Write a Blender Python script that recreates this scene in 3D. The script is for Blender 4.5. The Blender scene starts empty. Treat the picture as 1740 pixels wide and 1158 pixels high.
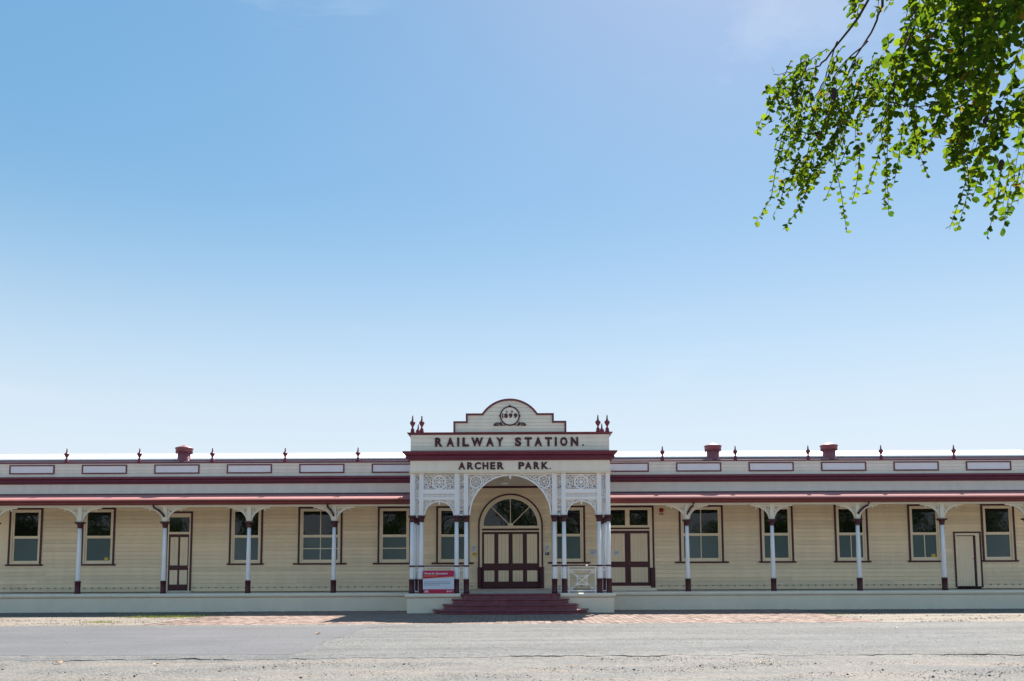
import bpy, math, random
import numpy as np
from mathutils import Vector, Matrix
R = math.radians
random.seed(7)
rng = np.random.default_rng(11)
SC = bpy.context.scene
COL = SC.collection

# ------------------------------------------------------------------ camera, sky, sun, exposure
cam = bpy.data.cameras.new('camera')
cam_o = bpy.data.objects.new('camera', cam); COL.objects.link(cam_o)
cam.sensor_width = 36.0
cam.lens = 29.877
cam.shift_y = 0.1503
cam.clip_start = 0.1
cam.clip_end = 5000
cam_o.location = (0.074, -36.0, 1.64)
cam_o.rotation_euler = (Matrix.Rotation(R(90 + 5.2), 3, 'X') @ Matrix.Rotation(R(-0.24), 3, 'Z')).to_euler()
SC.camera = cam_o

SUN_EL, SUN_AZ = 50.5, 20.0          # the sun stands behind the station, to the right
world = bpy.data.worlds.new('World'); SC.world = world
world.use_nodes = True
wn = world.node_tree; wn.nodes.clear()
wo = wn.nodes.new('ShaderNodeOutputWorld'); bg = wn.nodes.new('ShaderNodeBackground')
sky = wn.nodes.new('ShaderNodeTexSky'); sky.sky_type = 'NISHITA'; sky.sun_disc = False
sky.sun_elevation = R(SUN_EL); sky.sun_rotation = R(SUN_AZ)
sky.altitude = 0; sky.air_density = 1.0; sky.dust_density = 0.17; sky.ozone_density = 4.0
bg.inputs['Strength'].default_value = 0.104
gm = wn.nodes.new('ShaderNodeGamma'); gm.inputs[1].default_value = 0.50
hs = wn.nodes.new('ShaderNodeHueSaturation'); hs.inputs['Saturation'].default_value = 1.85
wn.links.new(sky.outputs[0], gm.inputs[0]); wn.links.new(gm.outputs[0], hs.inputs['Color'])
# thin high cirrus over the whole sky
wt = wn.nodes.new('ShaderNodeTexCoord'); wm = wn.nodes.new('ShaderNodeMapping'); wm.inputs['Scale'].default_value = (1.3, 2.2, 4.0)
wm.inputs['Location'].default_value = (11.164, 3.965, 5.756)
wx = wn.nodes.new('ShaderNodeTexNoise'); wx.inputs['Scale'].default_value = 1.6; wx.inputs['Detail'].default_value = 9; wx.inputs['Roughness'].default_value = 0.6; wx.inputs['Distortion'].default_value = 0.4
wr = wn.nodes.new('ShaderNodeValToRGB'); wr.color_ramp.elements[0].position = 0.56; wr.color_ramp.elements[1].position = 0.86
wr.color_ramp.elements[1].color = (0.42, 0.42, 0.42, 1)
wc = wn.nodes.new('ShaderNodeMixRGB'); wc.inputs[2].default_value = (2.0, 2.75, 3.45, 1)
wn.links.new(wt.outputs['Generated'], wm.inputs[0]); wn.links.new(wm.outputs[0], wx.inputs['Vector']); wn.links.new(wx.outputs['Fac'], wr.inputs[0])
wn.links.new(wr.outputs[0], wc.inputs[0]); wn.links.new(hs.outputs[0], wc.inputs[1])
wb = wn.nodes.new('ShaderNodeMixRGB'); wb.blend_type = 'MULTIPLY'; wb.inputs[0].default_value = 1; wb.inputs[2].default_value = (1.34, 1.0, 0.82, 1)
wn.links.new(wc.outputs[0], wb.inputs[1]); # pale air along the whole horizon
hz = wn.nodes.new('ShaderNodeSeparateXYZ'); wn.links.new(wt.outputs['Generated'], hz.inputs[0])
hr = wn.nodes.new('ShaderNodeMapRange'); hr.interpolation_type = 'SMOOTHSTEP'
for k_, v_ in (('From Min', 0.03), ('From Max', 0.43), ('To Min', 1.0), ('To Max', 0.0)): hr.inputs[k_].default_value = v_
wn.links.new(hz.outputs[2], hr.inputs[0])
hm = wn.nodes.new('ShaderNodeMixRGB'); hm.inputs[2].default_value = (1.83, 2.09, 2.34, 1)
wn.links.new(hr.outputs[0], hm.inputs[0]); wn.links.new(wb.outputs[0], hm.inputs[1]); wn.links.new(hm.outputs[0], bg.inputs[0]); wn.links.new(bg.outputs[0], wo.inputs[0])

sl = bpy.data.lights.new('sun', 'SUN'); sl.energy = 3.35; sl.angle = R(0.53); sl.color = (1.0, 0.95, 0.87)
so = bpy.data.objects.new('sun', sl); COL.objects.link(so); so.location = (20, 50, 60)
sd = Vector((-math.sin(R(SUN_AZ)) * math.cos(R(SUN_EL)), -math.cos(R(SUN_AZ)) * math.cos(R(SUN_EL)), -math.sin(R(SUN_EL))))
so.rotation_euler = sd.to_track_quat('-Z', 'Y').to_euler()

vs = SC.view_settings
vs.view_transform = 'Standard'; vs.look = 'None'; vs.gamma = 1.0; vs.use_curve_mapping = False
vs.exposure = 1.97
SC.cycles.max_bounces = 8; SC.cycles.diffuse_bounces = 6

# ------------------------------------------------------------------ materials
def mat(name, col, rough=0.55, var=0.06, scale=1.5, bump=0.0, bscale=60.0, spec=0.4, stretch=None, stain=None, metal=0.0, piece=0.0):
    m = bpy.data.materials.new(name); m.use_nodes = True
    nt = m.node_tree; b = nt.nodes['Principled BSDF']
    b.inputs['Roughness'].default_value = rough
    b.inputs['Specular IOR Level'].default_value = spec
    b.inputs['Metallic'].default_value = metal
    tc = nt.nodes.new('ShaderNodeNewGeometry'); vec = tc.outputs['Position']
    if stretch:
        mp = nt.nodes.new('ShaderNodeMapping'); mp.inputs['Scale'].default_value = stretch
        nt.links.new(vec, mp.inputs[0]); vec = mp.outputs[0]
    n = nt.nodes.new('ShaderNodeTexNoise'); n.inputs['Scale'].default_value = scale; n.inputs['Detail'].default_value = 6
    n.inputs['Roughness'].default_value = 0.65
    nt.links.new(vec, n.inputs['Vector'])
    r = nt.nodes.new('ShaderNodeValToRGB')
    r.color_ramp.elements[0].position = 0.3; r.color_ramp.elements[1].position = 0.7
    r.color_ramp.elements[0].color = tuple(c * (1 - var) for c in col) + (1,)
    r.color_ramp.elements[1].color = tuple(min(1, c * (1 + var)) for c in col) + (1,)
    nt.links.new(n.outputs['Fac'], r.inputs[0]); out = r.outputs[0]
    if stain:
        n2 = nt.nodes.new('ShaderNodeTexNoise'); n2.inputs['Scale'].default_value = stain[1]; n2.inputs['Detail'].default_value = 8
        n2.inputs['Roughness'].default_value = 0.7
        nt.links.new(vec, n2.inputs['Vector'])
        r2 = nt.nodes.new('ShaderNodeValToRGB')
        r2.color_ramp.elements[0].position = stain[2]; r2.color_ramp.elements[1].position = stain[2] + 0.18
        nt.links.new(n2.outputs['Fac'], r2.inputs[0])
        mx = nt.nodes.new('ShaderNodeMixRGB'); nt.links.new(r2.outputs[0], mx.inputs[0])
        nt.links.new(out, mx.inputs[1]); mx.inputs[2].default_value = tuple(stain[0]) + (1,); out = mx.outputs[0]
    if piece:                                     # each board has taken the paint a little differently
        oi = nt.nodes.new('ShaderNodeObjectInfo'); mr = nt.nodes.new('ShaderNodeMapRange')
        mr.inputs['To Min'].default_value = 1 - piece; mr.inputs['To Max'].default_value = 1 + piece * 0.5
        nt.links.new(oi.outputs['Random'], mr.inputs[0])
        mp2 = nt.nodes.new('ShaderNodeMixRGB'); mp2.blend_type = 'MULTIPLY'; mp2.inputs[0].default_value = 1
        nt.links.new(out, mp2.inputs[1]); nt.links.new(mr.outputs[0], mp2.inputs[2]); out = mp2.outputs[0]
    nt.links.new(out, b.inputs['Base Color'])
    if bump:
        n3 = nt.nodes.new('ShaderNodeTexNoise'); n3.inputs['Scale'].default_value = bscale; n3.inputs['Detail'].default_value = 4
        nt.links.new(tc.outputs['Position'], n3.inputs['Vector'])
        bp = nt.nodes.new('ShaderNodeBump'); bp.inputs['Strength'].default_value = bump; bp.inputs['Distance'].default_value = 0.02
        nt.links.new(n3.outputs['Fac'], bp.inputs['Height']); nt.links.new(bp.outputs[0], b.inputs['Normal'])
    return m

CREAM = (0.86, 0.71, 0.49)
M = dict(
    board=mat('cream_weatherboard_paint', CREAM, 0.5, 0.06, 1.2, 0.2, 30, stretch=(1.6, 1, 0.35), stain=((0.74, 0.59, 0.39), 1.5, 0.60), piece=0.11),
    cream=mat('cream_trim_paint', (0.85, 0.72, 0.52), 0.45, 0.04, 2.0),
    parapet=mat('pale_cream_paint', (0.88, 0.79, 0.66), 0.5, 0.06, 1.5, 0.15, 30, stretch=(1.6, 1, 0.4), stain=((0.76, 0.68, 0.56), 1.6, 0.60), piece=0.07),
    inset=mat('pale_panel_paint', (0.88, 0.84, 0.84), 0.5, 0.03, 2.0),
    maroon=mat('maroon_paint', (0.066, 0.011, 0.018), 0.42, 0.15, 3.0, 0.1, 40),
    wine=mat('wine_cornice_paint', (0.17, 0.032, 0.052), 0.40, 0.12, 2.0),
    step=mat('maroon_step_paint', (0.21, 0.055, 0.075), 0.27, 0.22, 3.0, 0.2, 50, stain=((0.25, 0.10, 0.11), 5.0, 0.60)),
    white=mat('white_paint', (0.86, 0.85, 0.84), 0.4, 0.03, 3.0, 0.08, 40),
    ivory=mat('ivory_lace_paint', (0.74, 0.68, 0.54), 0.5, 0.04, 3.0),
    plinth=mat('cream_rendered_plinth', (0.89, 0.77, 0.60), 0.6, 0.06, 1.0, 0.2, 25, stain=((0.80, 0.68, 0.51), 1.6, 0.62)),
    floor=mat('worn_platform_floor', (0.62, 0.56, 0.49), 0.8, 0.15, 3.0, 0.3, 40),
    roof=mat('faded_red_roof_steel', (0.56, 0.21, 0.19), 0.75, 0.10, 1.0, stretch=(0.6, 1, 1), stain=((0.60, 0.26, 0.235), 1.3, 0.55)),
    gutter=mat('red_brown_gutter', (0.19, 0.040, 0.036), 0.4, 0.12, 2.0),
    steel=mat('pale_roof_steel', (0.78, 0.78, 0.77), 0.45, 0.05, 1.0),
    fringe=mat('brown_flashing', (0.20, 0.12, 0.12), 0.6, 0.2, 4.0),  # dull brown with slight random mottling
    greyblue=mat('grey_box_gutter', (0.36, 0.38, 0.42), 0.5, 0.1, 2.0),
    vent=mat('dull_pink_ventilator_paint', (0.27, 0.09, 0.11), 0.5, 0.12, 4.0),
    ceiling=mat('painted_ceiling_boards', (0.85, 0.77, 0.63), 0.6, 0.05, 2.0),
    dark=mat('dark_interior', (0.012, 0.012, 0.013), 0.8),
    paper=mat('white_notice_paper', (0.72, 0.73, 0.76), 0.6, 0.03),
    print=mat('grey_print', (0.22, 0.23, 0.27), 0.7),
    navy=mat('navy_print', (0.04, 0.06, 0.14), 0.6),
    yellow=mat('yellow_sticker', (0.72, 0.52, 0.04), 0.6),
    signred=mat('crimson_sign_vinyl', (0.56, 0.012, 0.075), 0.35, 0.03),
    signorange=mat('orange_sign_vinyl', (0.75, 0.25, 0.04), 0.35, 0.03),
    signwhite=mat('white_sign_vinyl', (0.68, 0.73, 0.82), 0.35, 0.02),
    red=mat('red_bell_paint', (0.35, 0.02, 0.02), 0.35),
    lamp=mat('enamel_shade', (0.72, 0.70, 0.66), 0.35),
    bark=mat('dark_bark', (0.055, 0.038, 0.028), 0.9, 0.25, 8.0, 0.6, 40),
    pod=mat('dry_seed_pod', (0.035, 0.018, 0.02), 0.8, 0.2, 9.0),
    petal=mat('pale_petal', (0.80, 0.70, 0.66), 0.6, 0.08, 20),
    dryleaf=mat('dry_leaf', (0.50, 0.30, 0.17), 0.8, 0.25, 15),
    brass=mat('dull_brass', (0.42, 0.30, 0.12), 0.35, metal=0.9),
)

def glass_mat(name, base, rough, spec, coat=0.0, wav=0.06):
    m = bpy.data.materials.new(name); m.use_nodes = True
    nt = m.node_tree; b = nt.nodes['Principled BSDF']
    b.inputs['Base Color'].default_value = base + (1,); b.inputs['Roughness'].default_value = rough
    b.inputs['Specular IOR Level'].default_value = spec
    b.inputs['IOR'].default_value = 1.55
    g = nt.nodes.new('ShaderNodeNewGeometry'); n = nt.nodes.new('ShaderNodeTexNoise'); n.inputs['Scale'].default_value = 2.2
    nt.links.new(g.outputs['Position'], n.inputs['Vector'])
    bp = nt.nodes.new('ShaderNodeBump'); bp.inputs['Strength'].default_value = wav; bp.inputs['Distance'].default_value = 0.05
    nt.links.new(n.outputs['Fac'], bp.inputs['Height']); nt.links.new(bp.outputs[0], b.inputs['Normal'])
    return m
M['glass'] = glass_mat('old_window_glass', (0.005, 0.006, 0.006), 0.02, 0.42)
M['film'] = glass_mat('filmed_window_glass', (0.080, 0.125, 0.132), 0.12, 0.4)

def leaf_mat(name, c0, c1, c2, transl=0.5):
    m = bpy.data.materials.new(name); m.use_nodes = True
    nt = m.node_tree; nt.nodes.clear(); L = nt.links
    out = nt.nodes.new('ShaderNodeOutputMaterial')
    g = nt.nodes.new('ShaderNodeNewGeometry'); oi = nt.nodes.new('ShaderNodeObjectInfo')
    ad = nt.nodes.new('ShaderNodeMath'); ad.operation = 'ADD'
    L.new(g.outputs['Random Per Island'], ad.inputs[0]); L.new(oi.outputs['Random'], ad.inputs[1])
    fr = nt.nodes.new('ShaderNodeMath'); fr.operation = 'FRACT'; L.new(ad.outputs[0], fr.inputs[0])
    r = nt.nodes.new('ShaderNodeValToRGB'); e = r.color_ramp.elements
    e[0].color = c0 + (1,); e[1].position = 0.97; e[1].color = c1 + (1,)
    x = e.new(0.985); x.color = c2 + (1,)
    L.new(fr.outputs[0], r.inputs[0])
    p = nt.nodes.new('ShaderNodeBsdfDiffuse')
    L.new(r.outputs[0], p.inputs[0])
    t = nt.nodes.new('ShaderNodeBsdfTranslucent')
    mul = nt.nodes.new('ShaderNodeMixRGB'); mul.blend_type = 'MULTIPLY'; mul.inputs[0].default_value = 1
    L.new(r.outputs[0], mul.inputs[1]); mul.inputs[2].default_value = (2.6, 2.5, 0.9, 1)
    L.new(mul.outputs[0], t.inputs[0])
    mx = nt.nodes.new('ShaderNodeMixShader'); mx.inputs[0].default_value = transl
    L.new(p.outputs[0], mx.inputs[1]); L.new(t.outputs[0], mx.inputs[2]); L.new(mx.outputs[0], out.inputs[0])
    return m
M['leaf'] = leaf_mat('backlit_leaf', (0.022, 0.056, 0.010), (0.092, 0.132, 0.015), (0.13, 0.085, 0.02), 0.47)
M['farleaf'] = leaf_mat('street_tree_leaf', (0.03, 0.06, 0.015), (0.07, 0.11, 0.02), (0.09, 0.10, 0.02), 0.35)
M['grass'] = leaf_mat('grass_blade', (0.07, 0.11, 0.02), (0.16, 0.17, 0.04), (0.22, 0.20, 0.08), 0.3)

def ground_mat(name, cols, scales, bump, bscale, bands=None, speck=None, rough=0.9, streak=None, mottle=0.16):
    """Mineral surface: patchy base colour + fine stones (voronoi) + relief."""
    m = bpy.data.materials.new(name); m.use_nodes = True
    nt = m.node_tree; b = nt.nodes['Principled BSDF']; L = nt.links
    b.inputs['Roughness'].default_value = rough; b.inputs['Specular IOR Level'].default_value = 0.25
    g = nt.nodes.new('ShaderNodeNewGeometry'); pos = g.outputs['Position']
    n = nt.nodes.new('ShaderNodeTexNoise'); n.inputs['Scale'].default_value = scales[0]; n.inputs['Detail'].default_value = 9
    n.inputs['Roughness'].default_value = 0.62
    L.new(pos, n.inputs['Vector'])
    r = nt.nodes.new('ShaderNodeValToRGB'); e = r.color_ramp.elements
    e[0].position = 0.32; e[1].position = 0.68; e[0].color = cols[0] + (1,); e[1].color = cols[1] + (1,)
    L.new(n.outputs['Fac'], r.inputs[0]); out = r.outputs[0]
    if bands:                                     # traffic / sweeping streaks along the road
        mp = nt.nodes.new('ShaderNodeMapping'); mp.inputs['Scale'].default_value = (0.05, 1.3, 1)
        L.new(pos, mp.inputs[0])
        nb = nt.nodes.new('ShaderNodeTexNoise'); nb.inputs['Scale'].default_value = 1.0; nb.inputs['Detail'].default_value = 5
        L.new(mp.outputs[0], nb.inputs['Vector'])
        rb = nt.nodes.new('ShaderNodeValToRGB'); rb.color_ramp.elements[0].position = 0.35; rb.color_ramp.elements[1].position = 0.65
        rb.color_ramp.elements[0].color = (bands, bands, bands, 1); rb.color_ramp.elements[1].color = (1, 1, 1, 1)
        L.new(nb.outputs['Fac'], rb.inputs[0])
        mb = nt.nodes.new('ShaderNodeMixRGB'); mb.blend_type = 'MULTIPLY'; mb.inputs[0].default_value = 1
        L.new(out, mb.inputs[1]); L.new(rb.outputs[0], mb.inputs[2]); out = mb.outputs[0]
    if streak:                                    # drifts of sandy grit lying along the road
        mp = nt.nodes.new('ShaderNodeMapping'); mp.inputs['Scale'].default_value = (streak[0], streak[1], 1); L.new(pos, mp.inputs[0])
        ns = nt.nodes.new('ShaderNodeTexNoise'); ns.inputs['Scale'].default_value = 1.4; ns.inputs['Detail'].default_value = 10; ns.inputs['Roughness'].default_value = 0.72
        L.new(mp.outputs[0], ns.inputs['Vector'])
        rs = nt.nodes.new('ShaderNodeValToRGB'); rs.color_ramp.elements[0].position = 0.47; rs.color_ramp.elements[1].position = 0.68
        L.new(ns.outputs['Fac'], rs.inputs[0])
        ms = nt.nodes.new('ShaderNodeMixRGB'); L.new(rs.outputs[0], ms.inputs[0]); L.new(out, ms.inputs[1]); ms.inputs[2].default_value = streak[2] + (1,); out = ms.outputs[0]
    nm = nt.nodes.new('ShaderNodeTexNoise'); nm.inputs['Scale'].default_value = 4.5; nm.inputs['Detail'].default_value = 8; nm.inputs['Roughness'].default_value = 0.75
    L.new(pos, nm.inputs['Vector'])
    rm = nt.nodes.new('ShaderNodeValToRGB'); rm.color_ramp.elements[0].position = 0.36; rm.color_ramp.elements[1].position = 0.64
    k0 = 1 - mottle; rm.color_ramp.elements[0].color = (k0, k0, k0, 1); rm.color_ramp.elements[1].color = (1 + mottle * 0.6,) * 3 + (1,)
    L.new(nm.outputs['Fac'], rm.inputs[0])
    mm = nt.nodes.new('ShaderNodeMixRGB'); mm.blend_type = 'MULTIPLY'; mm.inputs[0].default_value = 1
    L.new(out, mm.inputs[1]); L.new(rm.outputs[0], mm.inputs[2]); out = mm.outputs[0]
    v = nt.nodes.new('ShaderNodeTexVoronoi'); v.inputs['Scale'].default_value = scales[1]
    L.new(pos, v.inputs['Vector'])
    rv = nt.nodes.new('ShaderNodeValToRGB'); rv.color_ramp.elements[0].color = (speck[0],) * 3 + (1,); rv.color_ramp.elements[1].color = (speck[1],) * 3 + (1,)
    sx = nt.nodes.new('ShaderNodeSeparateColor'); L.new(v.outputs['Color'], sx.inputs[0]); L.new(sx.outputs[0], rv.inputs[0])
    mv = nt.nodes.new('ShaderNodeMixRGB'); mv.blend_type = 'MULTIPLY'; mv.inputs[0].default_value = 1
    L.new(out, mv.inputs[1]); L.new(rv.outputs[0], mv.inputs[2])
    L.new(mv.outputs[0], b.inputs['Base Color'])
    n3 = nt.nodes.new('ShaderNodeTexNoise'); n3.inputs['Scale'].default_value = bscale; n3.inputs['Detail'].default_value = 5
    L.new(pos, n3.inputs['Vector'])
    bp = nt.nodes.new('ShaderNodeBump'); bp.inputs['Strength'].default_value = bump; bp.inputs['Distance'].default_value = 0.03
    L.new(n3.outputs['Fac'], bp.inputs['Height']); L.new(bp.outputs[0], b.inputs['Normal'])
    return m
M['earth'] = ground_mat('pale_gravelly_earth', ((0.165, 0.142, 0.118), (0.245, 0.205, 0.17)), (0.9, 22), 0.5, 16, speck=(0.72, 1.2))
M['shoulder'] = ground_mat('grey_gravel_shoulder', ((0.115, 0.115, 0.116), (0.163, 0.153, 0.141)), (0.45, 42), 0.5, 30, speck=(0.55, 1.38), streak=(0.14, 1.0, (0.195, 0.166, 0.142)))
M['asphalt'] = ground_mat('worn_grey_bitumen', ((0.108, 0.109, 0.111), (0.143, 0.143, 0.142)), (0.5, 34), 0.5, 26, bands=0.80, speck=(0.62, 1.30), streak=(0.05, 0.5, (0.172, 0.166, 0.157)))
M['newasphalt'] = ground_mat('smooth_dark_bitumen', ((0.100, 0.100, 0.108), (0.122, 0.122, 0.130)), (0.4, 60), 0.2, 40, bands=0.90, speck=(0.88, 1.10), mottle=0.05)
M['joint'] = mat('paver_joint_sand', (0.11, 0.09, 0.075), 0.95, 0.2, 3)
M['darkstone'] = mat('dark_road_stone', (0.035, 0.032, 0.03), 0.9, 0.3, 12)
M['palestone'] = mat('pale_road_stone', (0.42, 0.38, 0.35), 0.9, 0.2, 12)
M['stone'] = ground_mat('loose_road_stones', ((0.12, 0.11, 0.10), (0.30, 0.26, 0.22)), (9.0, 20), 0.1, 50, speck=(0.6, 1.3))

def paver_mat():
    m = bpy.data.materials.new('pink_brick_pavers'); m.use_nodes = True
    nt = m.node_tree; b = nt.nodes['Principled BSDF']; L = nt.links
    b.inputs['Roughness'].default_value = 0.85; b.inputs['Specular IOR Level'].default_value = 0.25
    g = nt.nodes.new('ShaderNodeNewGeometry')
    r = nt.nodes.new('ShaderNodeValToRGB'); e = r.color_ramp.elements
    e[0].color = (0.225, 0.152, 0.125, 1); e[1].color = (0.33, 0.24, 0.198, 1)
    L.new(g.outputs['Random Per Island'], r.inputs[0])
    n = nt.nodes.new('ShaderNodeTexNoise'); n.inputs['Scale'].default_value = 0.7; n.inputs['Detail'].default_value = 8
    L.new(g.outputs['Position'], n.inputs['Vector'])
    r2 = nt.nodes.new('ShaderNodeValToRGB'); r2.color_ramp.elements[0].position = 0.56; r2.color_ramp.elements[1].position = 0.85
    L.new(n.outputs['Fac'], r2.inputs[0])
    mx = nt.nodes.new('ShaderNodeMixRGB'); L.new(r2.outputs[0], mx.inputs[0]); L.new(r.outputs[0], mx.inputs[1])
    mx.inputs[2].default_value = (0.275, 0.222, 0.182, 1)
    L.new(mx.outputs[0], b.inputs['Base Color'])
    return m
M['paver'] = paver_mat()

# ------------------------------------------------------------------ mesh helpers
class G:
    def __init__(self): self.v = []; self.f = []; self.s = []
    def add(self, vs, fs, sm=False):
        o = len(self.v); self.v += [tuple(p) for p in vs]
        self.f += [tuple(i + o for i in q) for q in fs]; self.s += [sm] * len(fs); return self
    def box(self, x0, x1, y0, y1, z0, z1):
        return self.add([(x0, y0, z0), (x1, y0, z0), (x1, y1, z0), (x0, y1, z0), (x0, y0, z1), (x1, y0, z1), (x1, y1, z1), (x0, y1, z1)],
                        [(0, 3, 2, 1), (4, 5, 6, 7), (0, 1, 5, 4), (1, 2, 6, 5), (2, 3, 7, 6), (3, 0, 4, 7)])
    def _prism(self, a, b):
        n = len(a)
        return self.add(a + b, [tuple(range(n))[::-1], tuple(range(n, 2 * n))] + [(i, (i + 1) % n, n + (i + 1) % n, n + i) for i in range(n)])
    def py(self, poly, y0, y1): return self._prism([(x, y0, z) for x, z in poly], [(x, y1, z) for x, z in poly])
    def px(self, poly, x0, x1): return self._prism([(x0, y, z) for y, z in poly], [(x1, y, z) for y, z in poly])
    def pz(self, poly, z0, z1): return self._prism([(x, y, z0) for x, y in poly], [(x, y, z1) for x, y in poly])
    def lathe(self, prof, cx=0, cy=0, n=12, cap=True, rot=0.0):
        vs = []; fs = []
        for r, z in prof:
            for k in range(n):
                a = 2 * math.pi * k / n + rot; vs.append((cx + r * math.cos(a), cy + r * math.sin(a), z))
        for i in range(len(prof) - 1):
            for k in range(n):
                k2 = (k + 1) % n; fs.append((i * n + k, i * n + k2, (i + 1) * n + k2, (i + 1) * n + k))
        self.add(vs, fs, n > 6)
        if cap:
            o = len(self.v) - len(vs); m = (len(prof) - 1) * n
            self.f += [tuple(o + k for k in range(n))[::-1], tuple(o + m + k for k in range(n))]; self.s += [False, False]
        return self
    def tube(self, pts, r, n=6):
        P = [Vector(p) for p in pts]; rs = r if isinstance(r, (list, tuple)) else [r] * len(P); vs = []; fs = []
        for i, p in enumerate(P):
            t = (P[min(i + 1, len(P) - 1)] - P[max(i - 1, 0)]).normalized()
            u = t.cross(Vector((0, 0, 1)) if abs(t.z) < 0.9 else Vector((1, 0, 0))).normalized(); w = t.cross(u)
            for k in range(n):
                a = 2 * math.pi * k / n; vs.append(p + (u * math.cos(a) + w * math.sin(a)) * rs[i])
        for i in range(len(P) - 1):
            for k in range(n):
                k2 = (k + 1) % n; fs.append((i * n + k, i * n + k2, (i + 1) * n + k2, (i + 1) * n + k))
        m = (len(P) - 1) * n
        return self.add(vs, fs + [tuple(range(n))[::-1], tuple(range(m, m + n))], n > 5)
    def strip(self, pts, w, y0, y1, closed=False):
        """A flat bar of width w following pts (x, z), thick from y0 to y1."""
        n = len(pts); vs = []; fs = []; P = [Vector((p[0], p[1])) for p in pts]
        for i in range(n):
            a = P[(i - 1) % n] if (closed or i > 0) else P[i]; c = P[(i + 1) % n] if (closed or i < n - 1) else P[i]
            d1 = (P[i] - a); d2 = (c - P[i])
            if d1.length < 1e-9: d1 = d2
            if d2.length < 1e-9: d2 = d1
            d1.normalize(); d2.normalize(); t = (d1 + d2)
            t = t.normalized() if t.length > 1e-6 else d1
            nn = Vector((-t.y, t.x)); k = w / 2 / max(0.5, abs(nn.dot(Vector((-d1.y, d1.x)))))
            l = P[i] + nn * k; r = P[i] - nn * k
            vs += [(l.x, y0, l.y), (r.x, y0, r.y), (r.x, y1, r.y), (l.x, y1, l.y)]
        for i in range(n if closed else n - 1):
            a = 4 * i; b = 4 * ((i + 1) % n)
            for q in range(4): fs.append((a + q, a + (q + 1) % 4, b + (q + 1) % 4, b + q))
        if not closed: fs += [(3, 2, 1, 0), tuple(4 * (n - 1) + q for q in range(4))]
        return self.add(vs, fs)
    def ring(self, cx, cz, r, w, y0, y1, n=16): return self.strip(arc(cx, cz, r, 0, 360, n)[:-1], w, y0, y1, True)
    def mesh(self, name, m):
        me = bpy.data.meshes.new(name); me.from_pydata(self.v, [], self.f)
        me.polygons.foreach_set('use_smooth', self.s); me.materials.append(M[m] if isinstance(m, str) else m); me.update()
        return me
    def build(self, name, m, parent=None, loc=(0, 0, 0), kind=None):
        return inst(name, self.mesh(name, m), parent, loc, kind)

def inst(name, me, parent=None, loc=(0, 0, 0), kind=None, rot=None, scale=None):
    o = bpy.data.objects.new(name, me); COL.objects.link(o); o.location = loc
    if rot: o.rotation_euler = rot
    if scale: o.scale = scale
    if parent: o.parent = parent
    if kind: o['kind'] = kind
    return o
def tag(o, label, cat=None, group=None, kind=None):
    o['label'] = label
    if cat: o['category'] = cat
    if group: o['group'] = group
    if kind: o['kind'] = kind
    return o
def empty(name, loc=(0, 0, 0)):
    o = bpy.data.objects.new(name, None); COL.objects.link(o); o.location = loc; o.empty_display_size = 0.2; return o
def arc(cx, cz, r, a0, a1, n, rz=None):
    rz = r if rz is None else rz
    return [(cx + r * math.cos(R(a0 + (a1 - a0) * i / n)), cz + rz * math.sin(R(a0 + (a1 - a0) * i / n))) for i in range(n + 1)]
def spiral(cx, cz, r, a0, turns, n=14, d=1, rin=0.25):
    return [(cx + (r * (1 - (1 - rin) * i / n)) * math.cos(a0 + d * turns * 2 * math.pi * i / n),
             cz + (r * (1 - (1 - rin) * i / n)) * math.sin(a0 + d * turns * 2 * math.pi * i / n)) for i in range(n + 1)]
def pack(dist, x0, x1, z0, z1, rmin, rmax, step=0.02):
    """Circles that fill a region greedily: the scrolls of the iron and timber lace."""
    cand = []
    nx = int((x1 - x0) / step); nz = int((z1 - z0) / step)
    for i in range(nx + 1):
        for j in range(nz + 1):
            x = x0 + i * step; z = z0 + j * step; d = dist(x, z)
            if d >= rmin: cand.append([d, x, z])
    out = []
    while cand:
        best = max(cand, key=lambda c: (round(min(c[0], rmax), 3), c[2] * 0.01 + c[1] * 0.001)); r = min(best[0], rmax)
        out.append((best[1], best[2], r)); nc = []
        for c in cand:
            d = min(c[0], math.hypot(c[1] - best[1], c[2] - best[2]) - r)
            if d >= rmin: c[0] = d; nc.append(c)
        cand = nc
    return out
def scrolls(g, circles, w, y0, y1):
    for i, (x, z, r) in enumerate(circles):
        n = 12 if r > 0.05 else 8
        g.ring(x, z, max(r - w * 0.3, w * 0.6), w, y0, y1, n)
        if r > 0.045:
            g.strip(spiral(x, z, r * 0.92, i * 1.9, 1.1, 10, 1 if i % 2 else -1), w * 0.9, y0 + 0.004, y1 - 0.004)
def glyph(ch, x0, x1, z0, z1, y, depth=0.03, bold=0.0):
    cu = bpy.data.curves.new('glyph', 'FONT'); cu.body = ch; cu.size = 1; cu.extrude = 0.02; cu.offset = bold; cu.resolution_u = 4
    ob = bpy.data.objects.new('glyph', cu); COL.objects.link(ob)
    dg = bpy.context.evaluated_depsgraph_get(); me = bpy.data.meshes.new_from_object(ob.evaluated_get(dg))
    bpy.data.objects.remove(ob); bpy.data.curves.remove(cu)
    n = len(me.vertices); c = np.empty(n * 3, np.float32); me.vertices.foreach_get('co', c); c = c.reshape(-1, 3)
    lo = c.min(0); hi = c.max(0); sp = np.maximum(hi - lo, 1e-5)
    out = np.empty_like(c)
    out[:, 0] = x0 + (c[:, 0] - lo[0]) / sp[0] * (x1 - x0); out[:, 2] = z0 + (c[:, 1] - lo[1]) / sp[1] * (z1 - z0)
    out[:, 1] = y - (c[:, 2] - lo[2]) / sp[2] * depth
    fs = [tuple(p.vertices) for p in me.polygons]; bpy.data.meshes.remove(me)
    return [tuple(float(a) for a in p) for p in out], fs

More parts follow.
